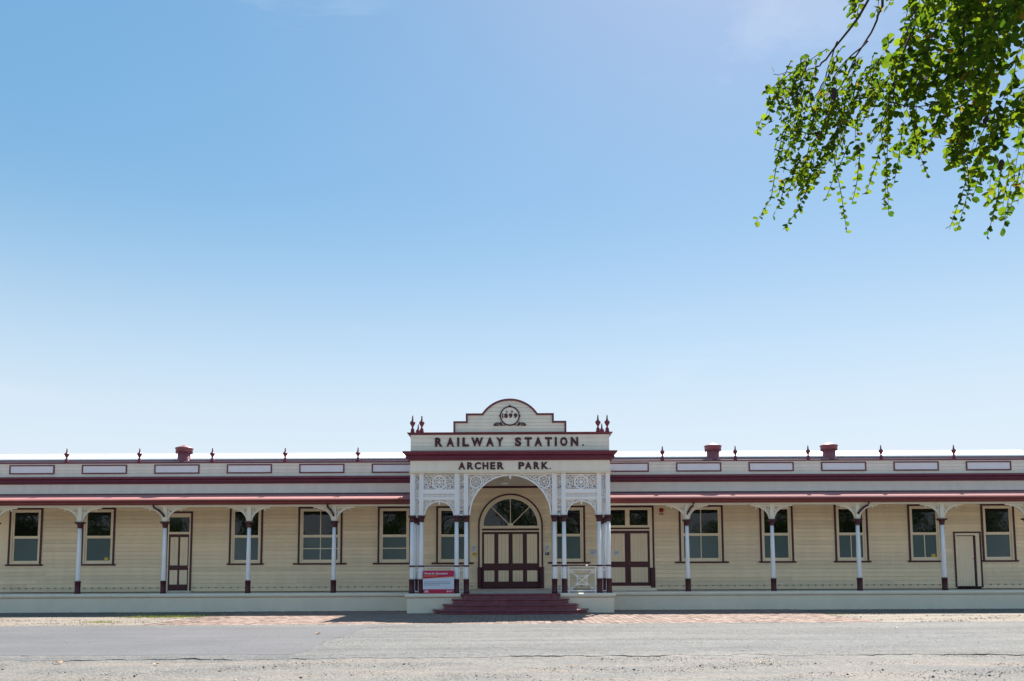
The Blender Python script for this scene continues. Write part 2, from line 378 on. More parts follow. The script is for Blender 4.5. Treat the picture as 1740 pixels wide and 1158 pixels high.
# ------------------------------------------------------------------ the setting: ground, road, footpath
YW = 2.6                                         # the station's wall face; its platform edge is y = 0
gs = G(); gs.add([(-900, -600, 0), (900, -600, 0), (900, 900, 0), (-900, 900, 0)], [(0, 1, 2, 3)])
tag(gs.build('ground', 'shoulder'), 'grey gravelly ground with loose stones in front of the road', kind='structure')
gv = G(); gv.add([(-90, -9.9, 0.008), (90, -9.9, 0.008), (90, 14, 0.008), (-90, 14, 0.008)], [(0, 1, 2, 3)])
tag(gv.build('verge', 'earth'), 'strip of pale bare earth between road and platform', kind='structure')

def wob(x, a, seeds):
    return a * sum(math.sin(x * f + p) * k for f, p, k in seeds)
SEED_N = [(1.7, 0.3, 0.4), (4.1, 1.0, 0.3), (9.3, 2.2, 0.3), (23.0, 0.9, 0.25), (0.31, 0.2, 0.9)]
SEED_F = [(0.9, 1.3, 0.5), (3.3, 0.4, 0.3), (11.0, 2.0, 0.2)]
def slab(name, m, xs, far, near, z, parent=None, drop=0.06):
    g = G(); n = len(xs); vs = []
    for x in xs:
        yf, yn = far(x), near(x); lip = 0.004 + 0.016 * max(0.0, math.sin(x * 0.83 + 0.4) * 0.5 + math.sin(x * 2.9) * 0.35 + math.sin(x * 9.1) * 0.3 + 0.15)
        vs += [(x, yf, z), (x, yn + 0.5, z), (x, yn, lip), (x, yn - 0.006, -0.02), (x, yf, -0.02)]
    fs = []
    for i in range(n - 1):
        a, b = 5 * i, 5 * i + 5
        fs += [(a + q + 1, b + q + 1, b + q, a + q) for q in range(3)] + [(a, b, b + 4, a + 4)]
    g.add(vs, fs); return g.build(name, m, parent)
xs = [-90 + i * 0.6 for i in range(100)] + [-30 + i * 0.07 for i in range(860)] + [30.2 + i * 0.6 for i in range(100)]
road = slab('road', 'asphalt', xs, lambda x: -9.35 + wob(x, 0.05, SEED_F), lambda x: -19.6 + wob(x, 0.16, SEED_N) + 0.12 * math.sin(x * 5.7 + 2 * math.sin(x * 0.7)) * max(0, math.sin(x * 0.45)) + 0.25 * math.sin(x * 0.11 + 1), 0.034)
tag(road, 'worn grey bitumen road crossing in front of the station', kind='structure')
# smooth dark resurfaced strip on the left half of the road; its right end is cut off raggedly at x = -4.2
g = G(); vs = []; fs = []
ys = [-10.35 - i * 0.09 for i in range(98)]
for k, y in enumerate(ys):
    xe = -4.25 + 0.07 * math.sin(y * 1.3) + 0.04 * math.sin(y * 3.7) + 0.03 * math.sin(y * 9) + (0.8 * ((-11.6 - y) / -1.25) ** 2 if y > -11.6 else 0)
    if k == 0: xe = -2.6
    vs += [(-90, y, 0.0375), (xe, y, 0.0375)]
for k in range(len(ys) - 1): fs.append((2 * k + 2, 2 * k + 3, 2 * k + 1, 2 * k))
g.add(vs, fs); tag(g.build('asphalt_patch', 'newasphalt'), 'smooth darker bitumen strip on the left half of the road', kind='structure')

# brick footpath: a bed with every paver in real relief
fp = G(); fp.box(-11.6, 11.8, -9.28, 0.5, 0.0, 0.016)
foot = fp.build('footpath', 'joint'); tag(foot, 'pink brick footpath between the road and the station steps', kind='structure')
g = G(); row = 0; y = -9.27; bw, bd, gap = 0.23, 0.115, 0.011
while y < 0.4:
    x = -11.55
    while x + bw < 11.78:
        edge = min(1.0, max(0.0, (x + 11.5) / 2.2)); edge2 = min(1.0, max(0.0, (11.7 - x) / 0.8))
        if random.random() < 0.25 + 0.75 * min(edge, edge2) + (0.3 if y < -2 else 0):
            zt = 0.026 + random.uniform(-0.003, 0.004); a = random.uniform(-0.003, 0.003); c = random.uniform(-0.003, 0.003)
            x0, x1, y0, y1 = x + gap / 2, x + bw - gap / 2, y + gap / 2, y + bd - gap / 2
            q = 0.006
            g.add([(x0, y0, 0.012), (x1, y0, 0.012), (x1, y1, 0.012), (x0, y1, 0.012), (x0 + q, y0 + q, zt), (x1 - q, y0 + q, zt + a), (x1 - q, y1 - q, zt + a + c), (x0 + q, y1 - q, zt + c)],
                  [(4, 5, 6, 7), (0, 1, 5, 4), (1, 2, 6, 5), (2, 3, 7, 6), (3, 0, 4, 7)])
        x += bw
    y += bd; row += 1
g.build('brick', 'paver', foot, kind='stuff')

# ------------------------------------------------------------------ the station
ST = empty('railway_station', (0, 0, 0))
tag(ST, 'long cream and maroon weatherboard railway station with white lace porch and veranda wings', 'railway station')
XE = 27.0

# platform, plinth walls and rolled nosing
nose = lambda y, z: [(y + 0.10, z), (y - 0.03, z), (y - 0.075, z - 0.03), (y - 0.095, z - 0.085), (y - 0.08, z - 0.14), (y - 0.03, z - 0.175), (y + 0.10, z - 0.18)]
for s in (-1, 1):
    a, b = sorted((s * 4.08, s * XE))
    G().box(a, b, 0.02, 2.8, 0.0, 0.775).build('platform', 'floor', ST)
    G().box(a, b, 0.0, 0.018, 0.0, 0.60).build('plinth', 'plinth', ST)
    G().px(nose(0.02, 0.785), a, b).build('nosing', 'plinth', ST)
g = G(); g.px([(-2.15, 0.0), (2.57, 0.0), (2.57, 0.885), (-2.15, 0.782)], -4.06, 4.06); g.build('porch_floor', 'floor', ST)
g = G(); g.box(-4.09, 4.09, -2.2, -2.152, 0.0, 0.61); g.box(-4.09, -4.062, -2.152, -0.06, 0, 0.61); g.box(4.062, 4.09, -2.152, -0.06, 0, 0.61)
g.build('porch_plinth', 'plinth', ST)
for s in (-1, 1):
    a, b = sorted((s * 1.97, s * 4.17))
    G().px(nose(-2.17, 0.795), a, b).build('porch_nosing', 'plinth', ST)
    x0, x1 = sorted((s * 3.98, s * 4.17))
    G().box(x0, x1, -2.07, -0.08, 0.612, 0.79).build('porch_nosing', 'plinth', ST)

# four D-shaped steps, each a riser body under a rounded tread
def step_plan(hw, yf, cr, back=-2.1, n=10):
    d = (-2.2 - yf); pts = [(-hw, back)]
    for i in range(n + 1):
        a = math.pi / 2 * i / n; pts.append((-hw + cr * (1 - math.cos(a)), -2.2 - d * math.sin(a)))
    return pts + [(-x, y) for x, y in pts[::-1]]
for i, (hw, yf, cr, zt) in enumerate([(1.97, -2.54, 0.30, 0.787), (2.34, -2.92, 0.80, 0.592), (2.70, -3.30, 1.15, 0.396), (3.09, -3.68, 1.50, 0.200)]):
    g = G(); g.pz(step_plan(hw - 0.06, yf + 0.06, cr), 0.0, zt - 0.066)
    prof = [(0.02, -0.066), (0.004, -0.056), (0.0, -0.044), (0.003, -0.030), (0.012, -0.016), (0.030, -0.006), (0.060, 0.0)]
    rows = [[(x, y, zt + dz) for x, y in step_plan(hw - off, yf + off, cr, -2.09)] for off, dz in prof]; n = len(rows[0])
    g.add([p for r in rows for p in r], [(q * n + k, q * n + k + 1, (q + 1) * n + k + 1, (q + 1) * n + k) for q in range(len(rows) - 1) for k in range(n - 1)], True)
    g.add(rows[-1], [tuple(range(n))]); g.add(rows[0], [tuple(range(n))[::-1]])
    g.build('step', 'step', ST)

# --- walls, with openings cut course by course
openings = []          # (centre x, half width function of z, z0, z1)
def opening(cx, hw, z0, z1): openings.append((cx, (lambda z, h=hw: h), z0, z1))
WIN = [(-22.016, 's'), (-18.713, 's'), (-12.005, 's'), (-8.638, 'w4'), (-5.271, 'w2'), (-2.625, 'p'), (2.64, 'p'), (8.652, 'w'), (12.073, 's'), (15.467, 'sm'), (18.808, 'sm'), (22.138, 's'), (-25.3, 's'), (25.45, 's')]
for cx, k in WIN: opening(cx, 0.93 if k[0] == 'w' and k != 'w2' else 0.70, 2.04, 4.58)
opening(-15.04, 0.54, 0.84, 4.39); opening(5.312, 1.13, 0.90, 4.58); opening(20.705, 0.56, 0.89, 3.33)
def arch_hw(z): return 1.40 if z < 3.718 else math.sqrt(max(0.0, 1.40 ** 2 - (z - 3.718) ** 2))
openings.append((0.0, arch_hw, 0.84, 5.11))
G().box(-XE, XE, 2.68, 2.80, 0.0, 6.60).build('wall', 'dark', ST)
wall = bpy.data.objects['wall']
G().box(-XE, XE, 13.8, 14.0, 0.0, 6.7).build('wall', 'board', ST)
for s in (-1, 1):
    a, b = sorted((s * XE, s * (XE - 0.15))); G().box(a, b, 2.81, 13.79, 0.0, 6.7).build('wall', 'board', ST)
boards = []
def board_course(x0, x1, z0, z1, yb=2.68, yf=YW):
    g = G(); g.px([(yb, z0), (yf + 0.012, z0), (yf + 0.012, z0 + 0.011), (yf - 0.024, z0 + 0.014), (yf - 0.008, z1), (yb, z1)], x0, x1); return g
pitch = 0.182; z = 0.80
while z < 5.44:
    z1 = min(z + pitch, 5.46); zm = (z + z1) / 2; lim = XE if z1 < 5.15 else 3.99
    cuts = sorted([(cx - h(min(max(zm, a), b)), cx + h(min(max(zm, a), b))) for cx, h, a, b in openings if a < zm < b and abs(cx) < lim])
    x = -lim
    for c0, c1 in cuts:
        if c0 > x + 0.02: boards.append((x, c0, z, z1))
        x = max(x, c1)
    boards.append((x, lim, z, z1)); z = z1
cut = []
for x0, x1, z0, z1 in boards:                     # long runs are butt-jointed from several boards
    x = x0
    while x1 - x > 8.0:
        L_ = random.uniform(4.2, 6.4); cut.append((x + 0.003, x + L_ - 0.003, z0, z1)); x += L_
    cut.append((x + 0.003, x1, z0, z1))
boards = cut
boards.sort(key=lambda b: -(b[1] - b[0]) * (1 if abs(b[0] + b[1]) < 46 else 0.01))
rest = G(); NB = 296
for i, (x0, x1, z0, z1) in enumerate(boards):
    gg = board_course(x0, x1, z0, z1 + 0.0)
    if i < NB: gg.build('weatherboard', 'board', wall)
    else: rest.add(gg.v, gg.f)
if rest.v: rest.build('weatherboard', 'board', wall, kind='stuff')
# row of little vent slots low in the wall
g = G(); x = -26.5
while x < 26.5:
    if not any(abs(x - c) < h(1.2) + 0.16 and a < 1 for c, h, a, b in openings):
        g.box(x - 0.035, x + 0.035, 2.555, 2.6, 0.985, 1.005)
        g.box(x - 0.03, x + 0.03, 2.557, 2.6, 0.958, 0.972)
    x += 0.33
g.build('vent_slot', 'fringe', wall, kind='stuff')

# --- windows
def window_meshes(kind):
    """Meshes of one sash window about (0, 0) in x, y at real heights; y = 0 is the wall face."""
    wide = kind in ('w', 'w4'); hw = 1.005 if wide else (0.76 if kind != 'p' else 0.75)
    g = G()
    g.box(-hw, -hw + 0.085, -0.05, 0.03, 2.07, 4.62); g.box(hw - 0.085, hw, -0.05, 0.03, 2.07, 4.62); g.box(-hw + 0.085, hw - 0.085, -0.05, 0.03, 4.545, 4.62)
    trim = g.mesh('window', 'maroon')
    ov = 0.20 if (wide or kind in ('w2', 'p')) else 0.07
    g = G(); g.px([(0.03, 2.0), (-0.09, 2.0), (-0.11, 2.03), (-0.11, 2.068), (0.03, 2.068)], -hw - ov, hw + ov)
    sill = g.mesh('sill', 'maroon')
    a, b = hw - 0.087, hw - 0.15
    g = G(); g.box(-a, -b, -0.03, 0.07, 2.07, 4.543); g.box(b, a, -0.03, 0.07, 2.07, 4.543); g.box(-b, b, -0.03, 0.07, 4.485, 4.543); g.box(-b, b, -0.035, 0.07, 2.07, 2.11)
    frame = g.mesh('frame', 'cream')
    c = b - 0.075
    def sash(z0, z1, bot, top, y):
        g = G(); g.box(-b, -c, y, y + 0.03, z0, z1); g.box(c, b, y, y + 0.03, z0, z1); g.box(-c, c, y, y + 0.03, z0, z0 + bot); g.box(-c, c, y, y + 0.03, z1 - top, z1); return g
    up = sash(3.26, 4.483, 0.085, 0.065, 0.015); lo = sash(2.112, 3.258, 0.11, 0.03, 0.047)
    panes = []
    ux, lx, lz = [], [], []
    if kind in ('w', 'w4'): ux = [0]; lx = [0]
    if kind == 'sm': lx = [0]
    if kind in ('w4', 'w2'): lz = [2.725]
    for x in ux: up.box(x - 0.018, x + 0.018, 0.018, 0.043, 3.345, 4.418)
    for x in lx: lo.box(x - 0.018, x + 0.018, 0.050, 0.075, 2.222, 3.228)
    for z in lz: lo.box(-c, c, 0.049, 0.076, z - 0.02, z + 0.02)
    ub = [-c] + ux + [c]; lb = [-c] + lx + [c]; zb = [2.222] + lz + [3.228]
    for i in range(len(ub) - 1): panes.append(G().box(ub[i], ub[i + 1], 0.032, 0.036, 3.345, 4.418).mesh('pane', 'glass'))
    for i in range(len(lb) - 1):
        for j in range(len(zb) - 1): panes.append(G().box(lb[i], lb[i + 1], 0.063, 0.067, zb[j], zb[j + 1]).mesh('pane', 'film'))
    return trim, [('sill', sill), ('frame', frame), ('sash', up.mesh('sash', 'cream')), ('sash', lo.mesh('sash', 'cream'))] + [('pane', p) for p in panes]
cache = {}
for cx, k in WIN:
    if k not in cache: cache[k] = window_meshes(k)
    w = inst('window', cache[k][0], ST, (cx, YW, 0))
    for nm, me in cache[k][1]: inst(nm, me, w)

# --- doors
def leaf(parent, x0, x1, z0, z1, y, panels, frame_mat='maroon', panel_mat='board'):
    """One framed leaf: stiles and rails between the given panels [(x0, x1, z0, z1)]."""
    g = G(); g.box(x0, x1, y + 0.03, y + 0.045, z0, z1)
    xsx = sorted({x0, x1} | {p[0] for p in panels} | {p[1] for p in panels}); zsx = sorted({z0, z1} | {p[2] for p in panels} | {p[3] for p in panels})
    for i in range(len(xsx) - 1):
        for j in range(len(zsx) - 1):
            xm, zm = (xsx[i] + xsx[i + 1]) / 2, (zsx[j] + zsx[j + 1]) / 2
            if not any(p[0] < xm < p[1] and p[2] < zm < p[3] for p in panels):
                g.box(xsx[i], xsx[i + 1], y, y + 0.029, zsx[j], zsx[j + 1])
    o = g.build('door', frame_mat, parent)
    for p in panels:
        n = max(2, int((p[1] - p[0]) / 0.13)); w = (p[1] - p[0]) / n; q = G()
        for i in range(n): q.box(p[0] + i * w + 0.003, p[0] + (i + 1) * w - 0.003, y + 0.014, y + 0.0295, p[2], p[3])
        q.build('panel', panel_mat, o)
    return o
# single door, left wing
c = -15.04
g = G(); g.box(c - 0.60, c - 0.52, 2.55, 2.64, 0.86, 4.43); g.box(c + 0.52, c + 0.60, 2.55, 2.64, 0.86, 4.43); g.box(c - 0.52, c + 0.52, 2.55, 2.64, 4.355, 4.43)
dt = g.build('door_surround', 'maroon', ST)
g = G(); g.box(c - 0.518, c - 0.46, 2.57, 2.66, 0.86, 4.353); g.box(c + 0.46, c + 0.518, 2.57, 2.66, 0.86, 4.353); g.box(c - 0.46, c + 0.46, 2.57, 2.66, 4.17, 4.353); g.box(c - 0.46, c + 0.46, 2.57, 2.66, 3.40, 3.50)
g.build('frame', 'cream', dt)
G().box(c - 0.46, c + 0.46, 2.565, 2.655, 3.335, 3.398).build('transom', 'maroon', dt)
G().box(c - 0.46, c + 0.46, 2.62, 2.63, 3.50, 4.17).build('pane', 'glass', dt)
d = leaf(ST, c - 0.46, c + 0.46, 0.872, 3.333, 2.60, [(c - 0.40, c - 0.04, 1.99, 3.27), (c + 0.04, c + 0.40, 1.99, 3.27), (c - 0.40, c - 0.04, 1.13, 1.78), (c + 0.04, c + 0.40, 1.13, 1.78)])
G().tube([(c + 0.43, 2.595, 1.92), (c + 0.43, 2.55, 1.92)], 0.025, 8).build('handle', 'brass', d)
G().box(c - 0.62, c + 0.62, 2.40, 2.59, 0.776, 0.86).build('threshold', 'floor', ST)
# double door, right wing
c = 5.312
g = G(); g.box(c - 1.20, c - 1.12, 2.55, 2.64, 1.80, 4.61); g.box(c + 1.12, c + 1.20, 2.55, 2.64, 1.80, 4.61); g.box(c - 1.12, c + 1.12, 2.55, 2.64, 4.53, 4.61)
g.box(c - 1.215, c - 1.02, 2.53, 2.64, 0.90, 1.80); g.box(c + 1.02, c + 1.215, 2.53, 2.64, 0.90, 1.80)
dt = g.build('door_surround', 'maroon', ST)
g = G()
for s in (-1, 1): a, b = sorted((c + s * 1.118, c + s * 1.0)); g.box(a, b, 2.57, 2.66, 1.802, 4.528)
g.box(c - 1.0, c + 1.0, 2.57, 2.66, 4.42, 4.528); g.box(c - 1.0, c + 1.0, 2.57, 2.66, 3.62, 3.72)
for a, b in ((-1.0, -0.93), (-0.10, 0.10), (0.93, 1.0)): g.box(c + a, c + b, 2.58, 2.66, 3.72, 4.42)
g.box(c - 1.0, c + 1.0, 2.57, 2.66, 3.48, 3.535)
g.build('frame', 'cream', dt)
G().box(c - 1.0, c + 1.0, 2.565, 2.655, 3.537, 3.618).build('transom', 'maroon', dt)
G().box(c - 0.93, c - 0.10, 2.62, 2.63, 3.72, 4.42).build('pane', 'glass', dt); G().box(c + 0.10, c + 0.93, 2.62, 2.63, 3.72, 4.42).build('pane', 'glass', dt)
for s in (-1, 1):
    a, b = sorted((c + s * 0.006, c + s * 0.998)); pa, pb = sorted((c + s * 0.13, c + s * 0.90))
    d = leaf(ST, a, b, 0.925, 3.478, 2.60, [(pa, pb, 2.08, 3.35), (pa, pb, 1.14, 1.82)])
    if s > 0: G().tube([(a + 0.06, 2.595, 2.0), (a + 0.06, 2.55, 2.0)], 0.03, 8).build('handle', 'brass', d)
G().box(c - 1.25, c + 1.25, 2.36, 2.59, 0.776, 0.90).build('threshold', 'plinth', ST)
# low boarded door, right wing, standing a little open
c = 20.705
g = G(); g.box(c - 0.62, c - 0.55, 2.55, 2.64, 0.90, 3.37); g.box(c + 0.55, c + 0.62, 2.55, 2.64, 0.90, 3.37); g.box(c - 0.55, c + 0.55, 2.55, 2.64, 3.30, 3.37); g.box(c - 0.62, c + 0.62, 2.54, 2.64, 0.86, 0.90)
dt = g.build('door_surround', 'maroon', ST)
g = G(); g.box(c - 0.548, c - 0.50, 2.565, 2.67, 0.902, 3.298); g.box(c + 0.38, c + 0.548, 2.565, 2.67, 0.902, 3.298); g.box(c - 0.50, c + 0.38, 2.565, 2.67, 3.20, 3.298)
g.build('frame', 'cream', dt)
G().box(c + 0.31, c + 0.38, 2.60, 2.67, 0.902, 3.20).build('shadow_gap', 'maroon', dt)  # maroon strip paints in the dark shadow gap beside the leaf
g = G()
for i in range(6): g.box(c - 0.497 + i * 0.132, c - 0.497 + (i + 1) * 0.132 - 0.006, 2.625, 2.66, 0.915, 3.165)
d = g.build('door', 'cream', ST)
G().tube([(c + 0.25, 2.62, 2.15), (c + 0.25, 2.58, 2.15)], 0.025, 8).build('handle', 'brass', d)

# main arched door
zc = 3.718
g = G(); g.strip([(-1.435, 1.85)] + arc(0, zc, 1.435, 180, 0, 40) + [(1.435, 1.85)], 0.065, 2.53, 2.64)
g.box(-1.50, -1.33, 2.52, 2.65, 0.90, 1.85); g.box(1.33, 1.50, 2.52, 2.65, 0.90, 1.85)
ds = g.build('door_surround', 'maroon', ST)
g = G(); g.strip([(-1.349, 1.852)] + arc(0, zc, 1.349, 180, 0, 40) + [(1.349, 1.852)], 0.10, 2.56, 2.67)
g.strip(arc(0, zc, 1.262, 180, 0, 40), 0.07, 2.585, 2.66); g.box(-1.30, 1.30, 2.57, 2.66, 3.60, 3.718)
g.box(-1.298, 1.298, 2.575, 2.66, 3.45, 3.505)
g.build('frame', 'cream', ds)
G().box(-1.298, 1.298, 2.565, 2.655, 3.507, 3.598).build('transom', 'maroon', ds)
g = G()
for a in (45, 90, 135):
    g.strip([(0.1 * math.cos(R(a)), zc + 0.1 * math.sin(R(a))), (1.24 * math.cos(R(a)), zc + 1.24 * math.sin(R(a)))], 0.035, 2.60, 2.64)
g.py(arc(0, zc, 0.13, 0, 180, 12), 2.59, 2.65); g.build('fanlight_bar', 'cream', ds)
for a in range(4):
    G().py([(0, zc)] + arc(0, zc, 1.25, a * 45, a * 45 + 45, 8), 2.652, 2.656).build('pane', 'glass', ds)
for i in range(4):
    a, b = -1.296 + i * 0.648, -1.296 + (i + 1) * 0.648
    d = leaf(ST, a + 0.003, b - 0.003, 0.925, 3.448, 2.60, [(a + 0.09, b - 0.09, 2.02, 3.345), (a + 0.09, b - 0.09, 1.20, 1.70)])
    if i == 2: G().tube([(a + 0.05, 2.595, 1.95), (a + 0.05, 2.54, 1.95)], 0.025, 8).build('handle', 'brass', d)

# --- veranda wings: roof, gutter, beam, ceiling, posts
def corrugated(x0, x1, rows, amp=0.009, per=0.10, thick=0.004):
    n = int((x1 - x0) / per * 6); X = np.linspace(x0, x1, n + 1); W = amp * np.sin(X * 2 * np.pi / per)
    vs = []; fs = []
    for (y, z) in rows:
        for i in range(n + 1): vs.append((float(X[i]), y, z + float(W[i])))
    for r in range(len(rows) - 1):
        for i in range(n): fs.append((r * (n + 1) + i, r * (n + 1) + i + 1, (r + 1) * (n + 1) + i + 1, (r + 1) * (n + 1) + i))
    o = len(vs)                                   # underside
    for (y, z) in (rows[0], rows[-1]):
        for i in range(n + 1): vs.append((float(X[i]), y, z - thick + float(W[i])))
    for i in range(n):
        fs.append((o + i, o + n + 1 + i, o + n + 2 + i, o + 1 + i)); fs.append((i, o + i, o + i + 1, i + 1))
    g = G(); g.add(vs, fs, True); return g
post_x = [-25.55, -21.926, -18.31, -14.692, -11.112, -7.495, 7.506, 11.124, 14.766, 18.358, 21.98, 25.6]
for s in (-1, 1):
    a, b = sorted((s * 4.05, s * XE))
    corrugated(a, b, [(-0.17, 4.725), (2.56, 5.20)]).build('veranda_roof', 'roof', ST)
    G().px([(2.50, 5.21), (2.575, 5.21), (2.575, 5.26), (2.55, 5.26)], a, b).build('flashing', 'fringe', ST)
    G().px([(0.0, 4.525), (-0.12, 4.525), (-0.17, 4.57), (-0.175, 4.615), (-0.15, 4.63), (-0.19, 4.66), (-0.205, 4.705), (-0.19, 4.705), (-0.02, 4.69)], a, b).build('gutter', 'gutter', ST)
    G().box(a, b, 0.02, 0.20, 4.44, 4.65).build('beam', 'ivory', ST)
    g = G(); n = 9
    for i in range(n):
        y0, y1 = 0.205 + i * 2.35 / n, 0.205 + (i + 1) * 2.35 / n - 0.006
        g.px([(y0, 4.60 + 0.50 * (y0 - 0.2) / 2.35), (y1, 4.60 + 0.50 * (y1 - 0.2) / 2.35), (y1, 4.62 + 0.50 * (y1 - 0.2) / 2.35), (y0, 4.62 + 0.50 * (y0 - 0.2) / 2.35)], a, b)
    g.build('veranda_ceiling', 'ceiling', ST)
def bracket_mesh(s):
    g = G(); y0, y1 = -0.025, 0.025
    cur = [(s * (0.10 + 0.78 * (1 - math.cos(t))), 3.84 + 0.575 * math.sin(t)) for t in [math.pi / 2 * i / 14 for i in range(15)]]
    g.strip(cur, 0.055, y0 - 0.008, y1 + 0.008)
    g.box(min(s * 0.085, s * 0.9), max(s * 0.085, s * 0.9), y0, y1, 4.395, 4.437)
    def dist(x, z):
        x = abs(x); d = 9
        for (a, b) in cur: d = min(d, math.hypot(x - abs(a), z - b))
        t = math.asin(min(1, max(0, (z - 3.84) / 0.575))); xc = 0.10 + 0.78 * (1 - math.cos(t))
        if x > xc: return -1
        return min(d - 0.02, 4.395 - z + 0.01, x - 0.075)
    C = pack(dist, 0.08, 0.85, 3.9, 4.4, 0.017, 0.10, 0.012)
    scrolls(g, [(s * x, z, r) for x, z, r in C], 0.024, y0 + 0.005, y1 - 0.005)
    g.lathe([(0.012, 4.26), (0.03, 4.285), (0.022, 4.32), (0.03, 4.35), (0.03, 4.40)], s * 0.66, 0, 8)
    return g.mesh('bracket', 'ivory')
BR = {s: bracket_mesh(s) for s in (-1, 1)}
def column_meshes(zb, ztop, zcap0, zcap1, r0, r1, cw):
    sh = G().lathe([(r0 + 0.012, zb), (r0, zb + 0.06), (r0 * 0.99, zb + 1), (r1, zcap0 + 0.01)], 0, 0, 14).mesh('veranda_post', 'white')
    g = G().lathe([(r0 + 0.035, 0.775), (r0 + 0.035, 0.86), (r0 + 0.025, 0.88), (r0 + 0.025, zb - 0.08), (r0 + 0.036, zb - 0.06), (r0 + 0.03, zb)], 0, 0, 10)
    base = g.mesh('base', 'maroon'); h = zcap1 - zcap0
    g = G().lathe([(r1 + 0.02, zcap0), (r1 + 0.028, zcap0 + 0.04), (r1 + 0.02, zcap0 + 0.05), (r1 + 0.035, zcap0 + h * 0.4), (cw * 0.9, zcap0 + h * 0.72)], 0, 0, 12)
    g.box(-cw, cw, -cw, cw, zcap1 - h * 0.28, zcap1 - 0.02); g.box(-cw - 0.02, cw + 0.02, -cw - 0.02, cw + 0.02, zcap1 - 0.02, zcap1)
    return sh, base, g.mesh('capital', 'maroon')
sh, ba, ca = column_meshes(1.32, 0, 3.555, 3.82, 0.092, 0.076, 0.155)
hd = G().box(-0.085, 0.085, -0.085, 0.085, 3.82, 4.44).mesh('post_head', 'ivory')
for x in post_x:
    p = inst('veranda_post', sh, ST, (x, 0.13, 0))
    inst('base', ba, p); inst('capital', ca, p); inst('post_head', hd, p); inst('bracket', BR[-1], p); inst('bracket', BR[1], p)
for x, dx in ((-14.692, -0.42), (-7.495, -0.25), (7.506, 0.25), (14.766, 0.42)):
    G().tube([(x + dx, -0.12, 4.70), (x + dx, -0.13, 4.47), (x + dx * 0.93, -0.11, 4.40), (x + dx * 0.55, -0.04, 4.31), (x + dx * 0.12, 0.0, 4.12), (x, 0.03, 4.03)], 0.045, 8).build('downpipe', 'maroon', ST)

# --- parapet of the wings: fascia, cornice, boarded frieze with inset panels, coping, finials
def coping_finial_mesh(h):
    k = h / 0.64
    P = [(0.085, 0), (0.085, 0.06), (0.07, 0.075), (0.075, 0.13), (0.045, 0.16), (0.03, 0.20), (0.05, 0.245), (0.098, 0.315), (0.112, 0.355), (0.098, 0.395), (0.06, 0.42), (0.05, 0.44), (0.035, 0.47), (0.022, 0.60), (0.006, 0.64)]
    return G().lathe([(r * (0.9 + 0.1 * k), z * k) for r, z in P], 0, 0, 12).mesh('finial', 'wine')
FIN = coping_finial_mesh(0.66)
for s in (-1, 1):
    a, b = sorted((s * 4.02, s * XE))
    G().box(a, b, 2.56, 2.679, 5.262, 5.40).build('fascia', 'parapet', ST); G().box(a, b, 2.575, 2.679, 5.402, 5.69).build('fascia', 'parapet', ST)
    G().px([(2.679, 5.69), (2.55, 5.69), (2.55, 5.765), (2.47, 5.775), (2.40, 5.80), (2.42, 5.86), (2.45, 5.905), (2.37, 5.915), (2.37, 6.01), (2.679, 6.022)], a, b).build('cornice', 'wine', ST)
    par = G().box(a, b, 2.62, 2.679, 6.02, 6.645).build('parapet', 'parapet', ST)
    for i in range(4):
        z0, z1 = 6.02 + i * 0.156, 6.02 + (i + 1) * 0.156
        G().px([(2.619, z0), (2.607, z0), (2.607, z0 + 0.014), (2.578, z0 + 0.018), (2.592, z1), (2.619, z1)], a, b).build('weatherboard', 'parapet', par)
    G().px([(2.54, 6.66), (2.54, 6.69), (2.56, 6.71), (2.78, 6.71), (2.78, 6.646), (2.57, 6.646)], a, b).build('coping', 'wine', ST)
    for k in range(7):
        cx = s * (5.30 + 3.312 * k)
        if k == 0: x0, x1 = sorted((s * 4.13, s * 6.33))
        else: x0, x1 = cx - 1.03, cx + 1.03
        g = G(); zz0, zz1 = 6.165, 6.588; t = 0.055
        g.box(x0, x1, 2.55, 2.60, zz0, zz0 + t); g.box(x0, x1, 2.55, 2.60, zz1 - t, zz1); g.box(x0, x0 + t, 2.55, 2.60, zz0 + t, zz1 - t); g.box(x1 - t, x1, 2.55, 2.60, zz0 + t, zz1 - t)
        pf = g.build('parapet_panel', 'wine', ST); G().box(x0 + t, x1 - t, 2.57, 2.60, zz0 + t, zz1 - t).build('inset', 'inset', pf)
        if k < 6: inst('finial', FIN, ST, (s * (6.98 + 3.34 * k), 2.65, 6.711))

# --- main roof behind the parapet
G().box(-XE, XE, 2.81, 2.98, 6.645, 6.775).build('box_gutter', 'greyblue', ST)
G().px([(2.99, 6.70), (3.03, 6.70), (3.10, 6.855), (3.06, 6.87)], -XE, XE).build('roof_edge', 'fringe', ST)
corrugated(-XE, XE, [(3.04, 6.885), (8.5, 7.88)], 0.012, 0.15).build('roof', 'steel', ST)
G().px([(8.48, 7.87), (14.3, 6.75), (14.3, 6.70), (8.48, 7.82)], -XE, XE).build('roof', 'steel', ST)
G().px([(8.35, 7.89), (8.5, 7.93), (8.65, 7.89)], -XE, XE).build('ridge_cap', 'steel', ST)
for s in (-1, 1):
    a, b = sorted((s * (XE - 0.02), s * (XE - 0.14))); G().px([(2.99, 6.70), (13.9, 6.70), (8.5, 7.80)], a, b).build('gable', 'board', ST)
g1 = G().lathe([(0.33, 0.0), (0.33, 0.12), (0.30, 0.14), (0.285, 0.16), (0.285, 0.58)], 0, 0, 24).mesh('roof_ventilator', 'vent')
g2 = G().lathe([(0.29, 0.50), (0.35, 0.53), (0.375, 0.56), (0.385, 0.655), (0.405, 0.67), (0.41, 0.69), (0.40, 0.71), (0.22, 0.775), (0.10, 0.815), (0.03, 0.86)], 0, 0, 24).mesh('cap', 'vent')
g = G()
